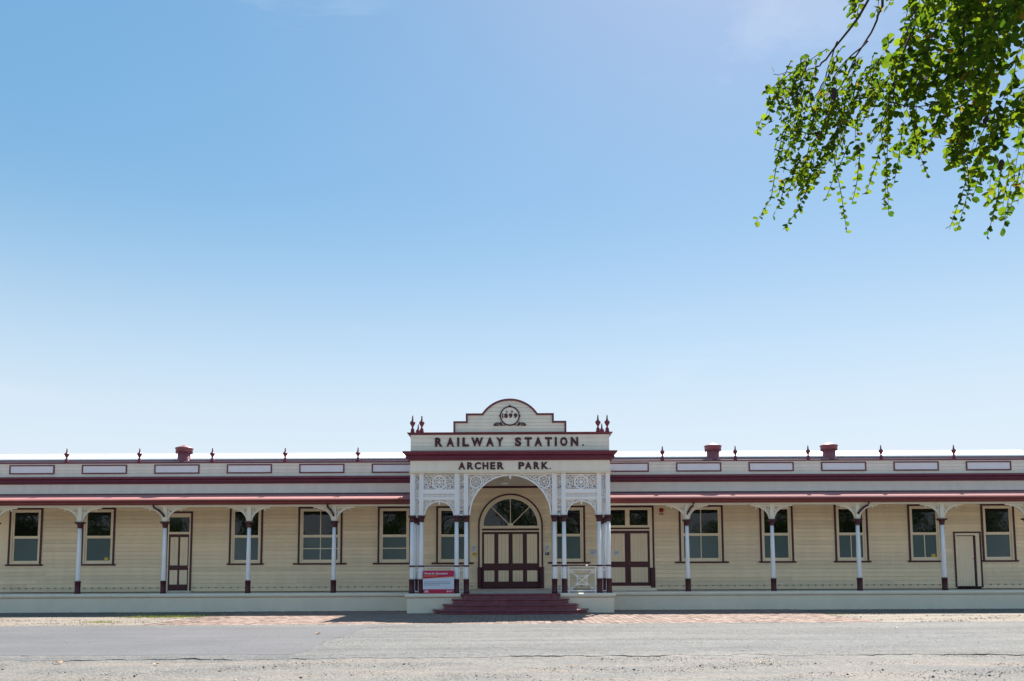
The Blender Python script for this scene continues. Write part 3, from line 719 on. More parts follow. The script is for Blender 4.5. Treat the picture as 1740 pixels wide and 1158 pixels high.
for k in range(20):
    a = 2 * math.pi * k / 20
    g.lathe([(0.012, 0.45), (0.026, 0.49), (0.026, 0.545)], 0.352 * math.cos(a), 0.352 * math.sin(a), 6)
g3 = g.mesh('skirt', 'vent')
for x in (-15.14, 9.409, 14.798):
    v = inst('roof_ventilator', g1, ST, (x, 3.12, 6.715)); inst('cap', g2, v); inst('skirt', g3, v)

# --- entrance porch
PX = [1.76, 2.145, 3.55, 3.92]; YF = -2.2; YC = YF + 0.15
sh, ba, ca = column_meshes(1.35, 0, 3.625, 3.882, 0.088, 0.078, 0.135)
pil = G(); pil.box(-0.085, 0.085, -0.085, 0.085, 3.882, 5.57)
for q in (-0.03, 0.03): pil.box(q - 0.014, q + 0.014, -0.098, -0.085, 3.95, 5.50)
pilm = pil.mesh('pilaster', 'white')
for s in (-1, 1):
    for x, y in [(a, YC) for a in PX] + [(3.92, -0.06), (3.92, -1.05)]:
        p = inst('porch_column', sh, ST, (s * x, y, 0.008)); inst('base', ba, p); inst('capital', ca, p); inst('pilaster', pilm, p)
# lace between paired columns
ly0, ly1 = -0.015, 0.015
def lace_strip_mesh():
    g = G(); w = 0.021
    for k in range(10):
        zc_ = 4.03 + k * 0.158
        if k in (4, 5):
            g.ring(0, zc_, 0.05, w, ly0, ly1, 10)
            for a in range(4): g.ring(0.062 * math.cos(R(45 + 90 * a)), zc_ + 0.062 * math.sin(R(45 + 90 * a)), 0.026, 0.018, ly0, ly1, 8)
        else:
            d = 1 if k % 2 else -1
            g.strip(spiral(0, zc_, 0.092, R(60 * d), 1.35, 16, d, 0.2), w, ly0, ly1)
            g.strip([(-0.11 * d, zc_ - 0.08), (-0.05 * d, zc_ - 0.03)], w, ly0, ly1)
            g.ring(0.08 * d, zc_ + 0.072, 0.022, 0.016, ly0, ly1, 8)
    for q in (-0.098, 0.098): g.box(q - 0.016, q + 0.016, ly0 - 0.004, ly1 + 0.004, 3.885, 5.56)
    g.box(-0.082, 0.082, ly0, ly1, 3.885, 3.94); g.box(-0.082, 0.082, ly0, ly1, 5.51, 5.56)
    return g.mesh('lace_strip', 'white')
LS = lace_strip_mesh()
for s in (-1, 1):
    for x in (1.9525, 3.735): inst('lace_strip', LS, ST, (s * x, YC, 0))
def bay_mesh(hw):
    """Lace between two column pairs: rosette panel, scroll frieze and a small arch; local x about the bay's centre."""
    g = G(); w = 0.03
    rz, rr = 5.225, 0.262
    g.box(-hw, hw, ly0 - 0.005, ly1 + 0.005, 5.505, 5.55)
    g.ring(0, rz, rr, 0.05, ly0 - 0.006, ly1 + 0.006, 28)
    for k in range(8):
        a = 45 * k; ca_, sa = math.cos(R(a)), math.sin(R(a))
        g.ring(0.105 * ca_, rz + 0.105 * sa, 0.040, 0.019, ly0, ly1, 10)
        g.strip([(0.03 * ca_, rz + 0.03 * sa), (0.066 * ca_, rz + 0.066 * sa)], w, ly0, ly1)
        a2 = a + 22.5; c2, s2 = math.cos(R(a2)), math.sin(R(a2))
        g.ring(0.19 * c2, rz + 0.19 * s2, 0.044, 0.019, ly0, ly1, 10)
        g.strip([(0.145 * ca_, rz + 0.145 * sa), (0.25 * ca_, rz + 0.25 * sa)], w, ly0, ly1)
    g.py(arc(0, rz, 0.045, 0, 360, 12)[:-1], ly0 - 0.006, ly1 + 0.006)
    C = pack(lambda x, z: min(math.hypot(x, z - rz) - rr - 0.02, hw - 0.0 - abs(x), 5.505 - z, z - 4.945) , -hw, hw, 4.945, 5.505, 0.034, 0.085, 0.02)
    scrolls(g, C, 0.021, ly0, ly1)
    g.box(-hw, hw, -0.06, 0.06, 4.80, 4.94)                       # rail
    g.box(-hw, hw, -0.035, 0.035, 4.755, 4.80)
    n = 12
    for k in range(n):
        x = -hw + (k + 0.5) * 2 * hw / n
        g.strip(spiral(x, 4.69, 0.055, R(90 if k % 2 else -90), 1.0, 10, 1, 0.3), 0.026, ly0, ly1)
    for k in range(n + 1):
        x = -hw + k * 2 * hw / n; g.ring(min(max(x, -hw + 0.02), hw - 0.02), 4.69, 0.025, 0.024, ly0, ly1, 8)
    g.box(-hw, hw, -0.06, 0.06, 4.545, 4.63); g.box(-hw, hw, -0.03, 0.03, 4.505, 4.545)
    ar = arc(0, 3.885, hw - 0.025, 180, 0, 26, 0.575)
    g.strip(ar, 0.05, ly0 - 0.02, ly1 + 0.02)
    def dist(x, z):
        e = math.hypot(x / (hw - 0.0), (z - 3.885) / 0.61)
        return min((e - 1) * 0.55, hw - abs(x), 4.51 - z)
    scrolls(g, pack(dist, -hw, hw, 3.9, 4.51, 0.026, 0.08, 0.015), 0.020, ly0, ly1)
    g.lathe([(0.01, 4.31), (0.035, 4.34), (0.02, 4.37), (0.034, 4.40), (0.034, 4.47)], 0, 0, 8)
    return g.mesh('lace_bay', 'white')
LB = bay_mesh(0.618)
for s in (-1, 1):
    inst('lace_bay', LB, ST, (s * 2.8475, YC, 0))
    for yy in (-0.555, -1.55): inst('lace_bay', LB, ST, (s * 3.92, yy, 0), rot=(0, 0, R(90)), scale=(0.66, 1, 1))
# the wide central arch and its spandrels
def spandrel_mesh(s):
    g = G(); mx, mz, mr = s * 1.37, 5.245, 0.235
    g.ring(mx, mz, mr, 0.045, ly0 - 0.006, ly1 + 0.006, 24); g.py(arc(mx, mz, 0.04, 0, 360, 12)[:-1], ly0, ly1)
    for k in range(8):
        a = 45 * k
        g.ring(mx + 0.095 * math.cos(R(a)), mz + 0.095 * math.sin(R(a)), 0.037, 0.018, ly0, ly1, 10)
        g.ring(mx + 0.172 * math.cos(R(a + 22.5)), mz + 0.172 * math.sin(R(a + 22.5)), 0.037, 0.018, ly0, ly1, 10)
    def dist(x, z):
        return min(math.hypot(x, z - 3.885) - 1.65, 1.665 - x, 5.51 - z, math.hypot(x - 1.37, z - mz) - mr - 0.018)
    scrolls(g, [(s * x, z, r) for x, z, r in pack(dist, 0.15, 1.665, 4.0, 5.51, 0.028, 0.085, 0.018)], 0.020, ly0, ly1)
    return g.mesh('spandrel', 'white')
for s in (-1, 1): inst('spandrel', spandrel_mesh(s), ST, (0, YC, 0))
g = G(); g.strip(arc(0, 3.885, 1.625, 180, 0, 48), 0.055, -0.04, 0.04); g.box(-1.675, 1.675, -0.02, 0.02, 5.512, 5.57)
g.lathe([(0.012, 5.34), (0.05, 5.375), (0.03, 5.41), (0.05, 5.44), (0.05, 5.51)], 0, -0.02, 10)
g.build('arch', 'white', ST, (0, YC, 0))

def ring_profile(prof, hx, yf, yb):
    """Moulding run round the front and both sides of the porch; prof = [(projection, z)]."""
    g = G(); vs = []; fs = []; n = len(prof)
    for p, z in prof: vs += [(-hx - p, yb, z), (-hx - p, yf - p, z), (hx + p, yf - p, z), (hx + p, yb, z)]
    for i in range(n - 1):
        for q in range(3): fs.append((4 * i + q, 4 * i + q + 1, 4 * i + 4 + q + 1, 4 * i + 4 + q))
    fs += [(0, 1, 2, 3), tuple(4 * (n - 1) + q for q in (3, 2, 1, 0))]
    fs.append(tuple(4 * i for i in range(n))); fs.append(tuple(4 * i + 3 for i in range(n))[::-1])
    g.add(vs, fs); return g
YB = 2.52
ring_profile([(0.0, 5.572), (0.05, 5.575), (0.05, 5.60), (0.025, 5.615), (0.025, 5.66), (0.0, 5.665)], 4.0, YF, YB).build('moulding', 'cream', ST)
frieze = ring_profile([(0.0, 5.666), (0.0, 6.085)], 4.0, YF, YB).build('frieze_board', 'parapet', ST)
ring_profile([(0.0, 6.086), (0.05, 6.09), (0.05, 6.155), (0.11, 6.165), (0.18, 6.185), (0.155, 6.25), (0.13, 6.30), (0.22, 6.315), (0.24, 6.36), (0.275, 6.375), (0.275, 6.44), (0.0, 6.475)], 4.0, YF, YB).build('porch_cornice', 'wine', ST)
sb = ring_profile([(-0.02, 6.476), (-0.02, 7.128)], 4.0, YF, YB).build('sign_board', 'parapet', ST)
for i in range(4):
    z0, z1 = 6.478 + i * 0.1625, 6.478 + (i + 1) * 0.1625
    G().px([(YF + 0.018, z0), (YF + 0.010, z0), (YF + 0.010, z0 + 0.012), (YF - 0.018, z0 + 0.016), (YF - 0.004, z1), (YF + 0.018, z1)], -3.985, 3.985).build('weatherboard', 'parapet', sb)
ring_profile([(0.0, 7.13), (0.03, 7.14), (0.06, 7.17), (0.12, 7.19), (0.12, 7.215), (0.0, 7.225)], 4.0, YF, YB).build('porch_coping', 'wine', ST)
k = 5.973 / 1099
for ch, a, b in zip('RAILWAYSTATION', (303, 388, 468, 505, 570, 680, 755, 893, 965, 1037, 1115, 1190, 1227, 1305), (358, 443, 480, 552, 658, 737, 808, 940, 1017, 1093, 1167, 1200, 1280, 1360)):
    x0, x1 = -3.006 + (a - 303) * k, -3.006 + (b - 303) * k
    v, f = (None, None)
    if ch == 'I': g = G(); g.box((x0 + x1) / 2 - 0.043, (x0 + x1) / 2 + 0.043, YF - 0.05, YF - 0.015, 6.652, 7.015)
    else: v, f = glyph(ch, x0, x1, 6.652, 7.015, YF - 0.015, 0.035, 0.05); g = G(); g.add(v, f)
    g.build('letter', 'maroon', sb)
G().lathe([(0.034, -0.02), (0.034, 0.02)], 0, 0, 12).build('full_stop', 'maroon', sb, (-3.006 + (1396 - 303) * k, YF - 0.03, 6.688)).rotation_euler = (R(90), 0, 0)
for ch, a, b in zip('ARCHERPARK', (476, 540, 595, 653, 710, 762, 918, 965, 1030, 1087), (527, 588, 642, 697, 748, 812, 962, 1017, 1075, 1140)):
    v, f = glyph(ch, -3.006 + (a - 303) * k, -3.006 + (b - 303) * k, 5.722, 6.018, YF - 0.003, 0.03, 0.045); g = G(); g.add(v, f)
    g.build('letter', 'maroon', frieze)
G().lathe([(0.028, -0.015), (0.028, 0.015)], 0, 0, 12).build('full_stop', 'maroon', frieze, (-3.006 + (1152 - 303) * k, YF - 0.018, 5.752)).rotation_euler = (R(90), 0, 0)
# stepped and rounded pediment
RA, ZA = 1.272, 7.248
def ped_hw(z):
    if z < 7.606: return 2.20
    if z < 7.918: return 1.70
    return math.sqrt(max(0, RA * RA - (z - ZA) ** 2))
out = [(-2.20, 7.226), (-2.20, 7.606), (-1.70, 7.606), (-1.70, 7.918)] + arc(0, ZA, RA, 180 - 31.8, 31.8, 28) + [(1.70, 7.918), (1.70, 7.606), (2.20, 7.606), (2.20, 7.226)]
ped = G().py(out, YF + 0.02, YF + 0.15).build('pediment', 'parapet', ST)
g = G(); g.strip([(-2.235, 7.226), (-2.235, 7.64), (-1.735, 7.64), (-1.735, 7.955), (-1.10, 7.955)] + arc(0, ZA, RA + 0.035, 180 - 33.5, 33.5, 30)[1:-1] + [(1.10, 7.955), (1.735, 7.955), (1.735, 7.64), (2.235, 7.64), (2.235, 7.226)], 0.075, YF - 0.05, YF + 0.17)
g.build('pediment_trim', 'wine', ST)
zs_ = [7.228, 7.354, 7.48, 7.6055, 7.762, 7.917, 8.07, 8.22, 8.37, 8.515]
for z0, z1 in zip(zs_[:-1], zs_[1:]):
    n = 5; pl = [(-ped_hw(z0 + (z1 - z0) * i / n + 1e-4) * 0.999, z0 + (z1 - z0) * i / n) for i in range(n + 1)] if z0 > 7.9 else [(-ped_hw(z0 + 1e-3), z0), (-ped_hw(z0 + 1e-3), z1)]
    pl = pl + [(-x, z) for x, z in pl[::-1]]; m = len(pl); h = z1 - z0
    pl = [(x, z if z > z0 + 1e-6 else z0 + 0.012) for x, z in pl]
    front = [(x, YF - 0.014 + 0.010 * (z - z0) / h, z) for x, z in pl]; back = [(x, YF + 0.0199, z) for x, z in pl]
    G()._prism(front, back).build('weatherboard', 'parapet', ped)
# date medallion
MZ = 7.885
g = G(); y0, y1 = YF - 0.06, YF + 0.0
g.ring(0, MZ, 0.375, 0.045, y0, y1, 40)
g.lathe([(0.05, -0.03), (0.05, 0.03)], 0, 0, 10) if False else None
for a, r in ((90, 0.045), (0, 0.032), (180, 0.032)):
    g.py(arc(0.40 * math.cos(R(a)), MZ + 0.40 * math.sin(R(a)), r, 0, 360, 10)[:-1], y0, y1)
for s in (-1, 1):
    g.py(arc(s * 0.40, MZ - 0.31, 0.04, 0, 360, 10)[:-1], y0 + 0.01, y1); g.strip([(s * 0.36, MZ - 0.25), (s * 0.42, MZ - 0.30), (s * 0.40, MZ - 0.37)], 0.035, y0, y1)
    g.strip(spiral(s * 0.50, MZ - 0.345, 0.075, R(120 if s > 0 else 60), 1.2, 16, -s, 0.2), 0.028, y0, y1)
    g.strip(spiral(s * 0.61, MZ - 0.355, 0.055, R(90), 1.2, 14, s, 0.2), 0.026, y0, y1)
    g.strip(spiral(s * 0.33, MZ - 0.36, 0.055, R(90), 1.2, 14, -s, 0.2), 0.026, y0, y1)
    g.strip([(s * 0.18, MZ - 0.375), (s * 0.27, MZ - 0.37)], 0.024, y0, y1)
md = g.build('medallion', 'maroon', ST)
G().py(arc(0, MZ, 0.352, 0, 360, 40)[:-1], YF - 0.03, YF + 0.018).build('disc', 'parapet', md)
for ch, a, b in (('1', 545, 575), ('8', 600, 705), ('9', 730, 835), ('9', 865, 975)):
    x0, x1 = (a - 761) / 16.54 / 42.3, (b - 761) / 16.54 / 42.3
    if ch == '1':
        g = G(); g.box(x0, x1, YF - 0.05, YF - 0.031, 7.80, 7.985)
    else:
        v, f = glyph(ch, x0, x1, 7.80, 7.985, YF - 0.031, 0.02, 0.055); g = G(); g.add(v, f)
    g.build('numeral', 'maroon', md)
for ch, x0, x1 in (('A', -0.165, -0.085), ('D', 0.05, 0.125)):
    v, f = glyph(ch, x0, x1, 8.02, 8.10, YF - 0.031, 0.02, 0.03); g = G(); g.add(v, f); g.build('letter', 'maroon', md)
PF = coping_finial_mesh(0.72)
for s in (-1, 1):
    for x, y in ((3.92, YF + 0.06), (3.55, YF + 0.06), (3.92, -0.1), (3.6, 2.3)): inst('porch_finial', PF, ST, (s * x, y, 7.226))
# porch roof and ceiling, wall mould, handrails, balustrade
g = G()
for i in range(12):
    y0, y1 = -2.0 + i * 0.376, -2.0 + (i + 1) * 0.376 - 0.006; g.box(-3.9, 3.9, y0, y1, 5.53, 5.56)
g.build('porch_ceiling', 'ceiling', ST)
G().px([(2.50, 5.528), (2.50, 5.50), (2.54, 5.46), (2.572, 5.44), (2.572, 5.528)], -3.9, 3.9).build('wall_moulding', 'maroon', ST)
for s in (-1, 1):
    a, b = sorted((s * 1.76, s * 3.92))
    g = G(); g.px([(YC - 0.035, 1.855), (YC + 0.035, 1.855), (YC + 0.045, 1.88), (YC, 1.90), (YC - 0.045, 1.88)], a, b); g.box(min(s * 3.885, s * 3.955), max(s * 3.885, s * 3.955), YC + 0.05, 0.0, 1.855, 1.895)
    for x in PX: g.lathe([(0.11, 1.845), (0.12, 1.875), (0.11, 1.905)], s * x, YC, 12)
    g.build('handrail', 'maroon', ST)
def balustrade_mesh(hw):
    g = G(); t = 0.022; y0, y1 = -0.014, 0.014
    g.box(-hw, hw, y0, y1, 1.695, 1.725); g.box(-hw, hw, y0, y1, 0.865, 0.895); g.box(-hw, hw, y0 - 0.004, y1 + 0.004, 1.825, 1.852)
    q = min(0.525, hw - 0.02)
    for x in (-q, q): g.box(x - 0.018, x + 0.018, y0 - 0.002, y1 + 0.002, 0.79, 1.824)
    zm = 1.295; qx, qz = 0.195, 0.165; ox, oz = q - 0.03, 0.385
    if hw > 0.4:
        g.strip([(-qx, zm - qz), (qx, zm - qz), (qx, zm + qz), (-qx, zm + qz)], 0.026, y0, y1, True)
        g.strip([(-ox, zm - oz), (ox, zm + oz)], 0.026, y0 - 0.003, y1 + 0.003); g.strip([(-ox, zm + oz), (ox, zm - oz)], 0.026, y0 - 0.006, y1 + 0.006)
        for sx in (-1, 1):
            for sz in (-1, 1):
                g.strip([(sx * (qx - 0.05), zm + sz * (qz + 0.05)), (sx * (qx + 0.05), zm + sz * (qz - 0.05))], 0.022, y0, y1)
                g.py(arc(sx * qx, zm + sz * qz, 0.034, 0, 360, 8)[:-1], y0 - 0.008, y1 + 0.008)
                g.strip(arc(sx * (ox + 0.01), zm + sz * (oz + 0.01), 0.13, 180 if sx > 0 else 0, (270 if sz > 0 else 90) if sx > 0 else (-90 if sz > 0 else 90), 6), 0.022, y0, y1)
    return g.mesh('balustrade', 'white')
BB, BS = balustrade_mesh(0.61), balustrade_mesh(0.10)
for s in (-1, 1):
    inst('balustrade', BB, ST, (s * 2.8475, YC, 0)); inst('balustrade', BS, ST, (s * 1.9525, YC, 0)); inst('balustrade', BS, ST, (s * 3.735, YC, 0))
    for yy in (-0.555, -1.55): inst('balustrade', BB, ST, (s * 3.92, yy, 0), rot=(0, 0, R(90)), scale=(0.66, 1, 1))
# spouts between the paired outer columns
for s in (-1, 1):
    G().tube([(s * 3.74, YC + 0.05, 3.93), (s * 3.72, YC - 0.08, 3.88), (s * 3.70, YC - 0.10, 3.80)], 0.028, 8).build('spout', 'ivory', ST)

# ------------------------------------------------------------------ things on and beside the station
def lines(g, x0, x1, z1, n, dz, h, y, seed=0):
    rr = random.Random(seed)
    for i in range(n):
        x = x0; xe = x0 + (x1 - x0) * (1 if i < n - 1 else 0.6)
        while x < xe - 0.01:
            w = min(rr.uniform(0.03, 0.09) * (x1 - x0) / 0.6, xe - x); g.box(x, x + w * 0.88, y - 0.0015, y, z1 - i * dz - h, z1 - i * dz); x += w
    return g
# funding sign hung on the balustrade
sg = empty('information_sign', (-2.847, -2.17, 0.80))
tag(sg, 'crimson and white rectangular sign hung on the balustrade left of the steps', 'sign')
W_, H_ = 0.615, 0.905; yb = 0.0
def rr_poly(hw, z0, z1, r): return arc(hw - r, z1 - r, r, 0, 90, 5) + arc(-hw + r, z1 - r, r, 90, 180, 5) + [(-hw, z0), (hw, z0)]
G().py(rr_poly(W_, 0.0, H_, 0.05), -0.06, -0.03).build('panel', 'signwhite', sg)
G().py(arc(W_ - 0.05, H_ - 0.05, 0.05, 0, 90, 5) + arc(-W_ + 0.05, H_ - 0.05, 0.05, 90, 180, 5) + [(-W_, 0.585), (W_, 0.675)], -0.064, -0.0605).build('header', 'signred', sg)
G().py([(-W_, 0.584), (-W_, 0.578), (W_, 0.640), (W_, 0.674)], -0.064, -0.0605).build('stripe', 'signorange', sg)
G().box(-W_, W_, -0.064, -0.0605, 0.0, 0.165).build('footer', 'signred', sg)
v, f = glyph('Works for Queensland', -0.57, 0.355, 0.735, 0.825, -0.0645, 0.003, 0.03); g = G(); g.add(v, f); g.build('heading', 'signwhite', sg)
g = G(); lines(g, -0.57, 0.34, 0.705, 1, 0.05, 0.03, -0.0645, 3); g.build('subheading', 'signorange', sg)
g = G(); lines(g, -0.57, 0.48, 0.465, 3, 0.062, 0.022, -0.0605, 5); g.build('text_line', 'print', sg)
g = G(); yy = -0.0645
g.py([(-0.57, 0.045), (-0.38, 0.045), (-0.40, 0.075), (-0.55, 0.075)], yy - 0.002, yy); g.strip(arc(-0.475, 0.075, 0.055, 0, 180, 8), 0.018, yy - 0.002, yy); g.box(-0.49, -0.46, yy - 0.002, yy, 0.08, 0.115)
g.ring(0.36, 0.08, 0.03, 0.014, yy - 0.002, yy, 12); g.box(0.352, 0.368, yy - 0.002, yy, 0.06, 0.10); lines(g, 0.41, 0.58, 0.105, 2, 0.032, 0.02, yy, 9); g.build('logo', 'signwhite', sg)

def notice(name, label, x, z, w, h, m, ml, n, y=2.562, cat='notice', group=None, tone='print'):
    g = G(); g.box(x - w / 2, x + w / 2, y - 0.006, y + 0.012, z - h / 2, z + h / 2); o = g.build(name, m); tag(o, label, cat, group)
    if n:
        q = G(); lines(q, x - w * 0.38, x + w * 0.38, z + h * 0.36, n, h * 0.76 / n, h * 0.36 / n, y - 0.0062, int(x * 100)); q.build('print', tone, o)
    return o
notice('notice', 'white paper notice on the boards left of the arched door', -1.66, 2.69, 0.20, 0.28, 'paper', 'print', 4)
notice('notice', 'small yellow notice below the white paper left of the arched door', -1.63, 2.44, 0.19, 0.14, 'yellow', 'print', 1)
notice('notice', 'white paper notice on the boards right of the arched door', 1.66, 2.70, 0.19, 0.28, 'paper', 'print', 4)
notice('notice', 'small navy blue plate below the white paper right of the arched door', 1.66, 2.45, 0.18, 0.12, 'navy', 'paper', 1, tone='paper')
notice('notice', 'white notice on the boards between right porch window and outer columns', 3.75, 2.49, 0.34, 0.25, 'paper', 'print', 3)
notice('notice', 'pale notice on the left leaf of the maroon double door', 4.80, 2.46, 0.30, 0.22, 'paper', 'print', 4, y=2.605)
notice('window_sticker', 'small yellow sticker low in the window second from the left edge', -18.35, 2.30, 0.15, 0.12, 'yellow', 'print', 1, y=2.655, cat='sticker')
notice('window_sticker', 'small yellow sticker low in the window left of the low cream door', 19.18, 2.30, 0.17, 0.13, 'yellow', 'print', 1, y=2.655, cat='sticker')
fb = empty('fire_bell', (6.86, 2.57, 4.40)); tag(fb, 'round dark red fire bell on the boards right of the double door', 'bell')
o = G().lathe([(0.10, 0.0), (0.11, 0.02), (0.095, 0.05), (0.05, 0.075), (0.0, 0.08)], 0, 0, 16, False).build('gong', 'red', fb); o.rotation_euler = (R(90), 0, 0)
G().box(-0.09, 0.09, 0.0, 0.015, -0.21, -0.13).build('label_plate', 'red', fb)
q = G(); lines(q, -0.07, 0.07, -0.145, 2, 0.03, 0.018, -0.001, 4); q.build('print', 'paper', fb)
lp = empty('ceiling_lamp', (-0.25, -0.6, 5.53)); tag(lp, 'shallow white dish lamp under the porch ceiling inside the big arch', 'lamp')
G().tube([(0, 0, 0), (0, 0, -0.13)], 0.02, 8).build('stem', 'lamp', lp)
G().lathe([(0.03, -0.11), (0.12, -0.13), (0.24, -0.17), (0.27, -0.20), (0.26, -0.205), (0.2, -0.20)], 0, 0, 20, False).build('shade', 'lamp', lp)
G().lathe([(0.19, -0.19), (0.17, -0.23), (0.10, -0.255), (0.01, -0.262)], 0, 0, 16).build('globe', 'white', lp)

# ------------------------------------------------------------------ overhanging tree, upper right
CROWN = [(3.18, 6.1), (3.04, 5.79), (2.93, 5.63), (2.87, 5.46), (2.96, 5.35), (2.99, 5.21), (3.01, 5.07), (3.16, 4.9), (3.27, 5.03), (3.42, 4.91), (3.51, 4.76), (3.67, 4.7), (3.75, 4.67), (3.83, 4.58), (4.09, 4.53), (4.54, 4.76), (4.99, 4.98), (5.6, 5.4), (5.6, 6.6), (3.4, 6.6)]
CLUSTER = [(2.29, 5.5), (2.44, 5.5), (2.57, 5.44), (2.68, 5.39), (2.79, 5.49), (2.88, 5.44), (2.98, 5.26), (2.84, 5.12), (2.73, 4.96), (2.76, 4.8), (2.63, 4.67), (2.46, 4.69), (2.32, 4.48), (2.14, 4.41), (2.06, 4.53), (2.03, 4.82), (1.97, 5.03), (1.94, 5.19), (2.13, 5.35)]
TOP = [(2.59, 6.15), (2.94, 6.15), (2.9, 5.77), (2.76, 5.8), (2.64, 5.86)]
STRANDS = [[(2.07, 4.76), (2.01, 4.4), (1.89, 4.21)], [(2.32, 4.58), (2.21, 4.31), (2.1, 4.17)], [(2.46, 4.71), (2.52, 4.4), (2.56, 4.13)], [(2.86, 4.96), (2.91, 4.67), (2.92, 4.31)],
    [(2.88, 5.03), (2.85, 4.58), (2.84, 4.31)], [(3.01, 4.98), (3.07, 4.69), (3.15, 4.52)], [(3.01, 4.96), (2.98, 4.71), (2.95, 4.53)], [(3.42, 4.85), (3.45, 4.49), (3.33, 4.16)],
    [(3.5, 4.8), (3.52, 4.49), (3.43, 4.18)], [(3.76, 4.67), (3.74, 4.44), (3.66, 4.14)], [(3.84, 4.62), (3.8, 4.4), (3.74, 4.22)], [(2.81, 4.85), (2.71, 4.53), (2.66, 4.37)],
    [(2.67, 4.76), (2.64, 4.49), (2.61, 4.35)], [(3.6, 4.98), (3.54, 4.67), (3.45, 4.58)], [(3.24, 4.96), (3.2, 4.8), (3.1, 4.7)], [(2.54, 4.73), (2.43, 4.49), (2.37, 4.33)],
    [(2.13, 4.53), (2.1, 4.4), (2.05, 4.3)], [(3.25, 4.93), (3.33, 4.87), (3.35, 4.82)], [(3.07, 4.98), (3.07, 4.85), (3.02, 4.7)]]
LIMBS = [[(2.86, 6.09), (2.68, 5.77), (2.51, 5.57), (2.44, 5.52), (2.29, 5.43), (1.97, 5.2)], [(2.51, 5.57), (2.47, 5.37), (2.39, 5.21), (2.31, 4.98)],
    [(2.88, 6.09), (2.83, 5.81), (2.79, 5.69), (2.73, 5.56), (2.67, 5.43), (2.56, 5.28), (2.46, 5.09)], [(2.74, 5.57), (2.58, 5.45), (2.51, 5.25), (2.43, 5.03), (2.37, 4.8)],
    [(2.67, 5.43), (2.61, 5.21), (2.57, 4.98), (2.54, 4.73)], [(3.12, 6.09), (3.04, 5.63), (2.97, 5.39), (2.88, 5.09), (2.86, 4.93)], [(3.83, 6.09), (3.75, 5.81), (3.65, 5.45), (3.6, 5.02), (3.5, 4.73)],
    [(3.52, 6.09), (3.45, 5.53), (3.31, 5.12), (3.24, 4.93)], [(2.29, 5.43), (2.17, 5.12), (2.09, 4.85), (2.07, 4.73)], [(2.88, 5.09), (2.99, 4.98), (3.07, 4.9)], [(2.88, 5.09), (2.81, 4.91), (2.76, 4.8)]]
TY = -30.0
def inside(p, x, z):
    c = False; j = len(p) - 1
    for i in range(len(p)):
        if (p[i][1] > z) != (p[j][1] > z) and x < (p[j][0] - p[i][0]) * (z - p[i][1]) / (p[j][1] - p[i][1]) + p[i][0]: c = not c
        j = i
    return c
TR = empty('tree', (7.4, -29.2, 0)); tag(TR, 'weeping green tree with backlit leaves hanging into the upper right corner', 'tree')
O = Vector((7.4, -29.2, 0))
loc = lambda p: tuple(Vector(p) - O)
G().tube([loc(p) for p in [(7.4, -29.2, -0.1), (7.42, -29.2, 0.4), (7.3, -29.25, 1.6), (7.15, -29.3, 2.8), (6.8, -29.4, 3.9)]], [0.34, 0.27, 0.23, 0.21, 0.17], 12).build('trunk', 'bark', TR)
for P, r in (([(6.8, -29.4, 3.85), (6.2, -29.6, 5.0), (5.2, -29.8, 6.2), (4.0, -29.95, 6.75), (3.2, -30.0, 6.5), (2.87, -30, 6.09)], [0.15, 0.11, 0.085, 0.06, 0.04, 0.02]),
             ([(7.0, -29.35, 3.4), (7.6, -28.9, 4.8), (8.2, -28.2, 6.2), (8.6, -27.6, 7.4)], [0.15, 0.12, 0.08, 0.03]),
             ([(6.8, -29.4, 3.85), (6.6, -30.1, 5.4), (6.2, -30.8, 6.8), (5.7, -31.3, 7.6)], [0.14, 0.10, 0.07, 0.03]),
             ([(5.2, -29.8, 6.2), (4.6, -30.3, 6.9), (3.83, -30.1, 6.5), (3.83, -30, 6.09)], [0.07, 0.05, 0.03, 0.018]),
             ([(4.0, -29.95, 6.75), (3.6, -30, 6.5), (3.52, -30, 6.09)], [0.05, 0.03, 0.015]),
             ([(3.6, -29.98, 6.65), (3.25, -30, 6.4), (3.12, -30, 6.09)], [0.04, 0.025, 0.014])):
    G().tube([loc(p) for p in P], r, 9).build('limb', 'bark', TR)
rt = random.Random(5)
tw = G(); leaves = []       # (pos, hang direction, size)
def yoff(x, z): return 0.22 * math.sin(x * 5.1 + 1) + 0.15 * math.sin(z * 7.3)
for li, P in enumerate(LIMBS):
    r0 = 0.006 if li in (1, 3, 4, 8, 9, 10) else 0.011
    pts = [Vector(loc((x, TY + yoff(x, z) * min(1, i * 0.5), z))) for i, (x, z) in enumerate(P)]
    sm = []                                        # bend each limb smoothly through its points
    for i in range(len(pts) - 1):
        a, b, c, d = pts[max(i - 1, 0)], pts[i], pts[i + 1], pts[min(i + 2, len(pts) - 1)]
        for q in range(4):
            t = q / 4; sm.append(0.5 * ((2 * b) + (c - a) * t + (2 * a - 5 * b + 4 * c - d) * t * t + (3 * b - 3 * c + d - a) * t ** 3) + Vector((rt.gauss(0, 0.004), 0, rt.gauss(0, 0.004))))
    pts = [tuple(p) for p in sm + [pts[-1]]]
    n = len(pts); tw.tube(pts, [r0 - (r0 - 0.002) * i / (n - 1) for i in range(n)], 6)
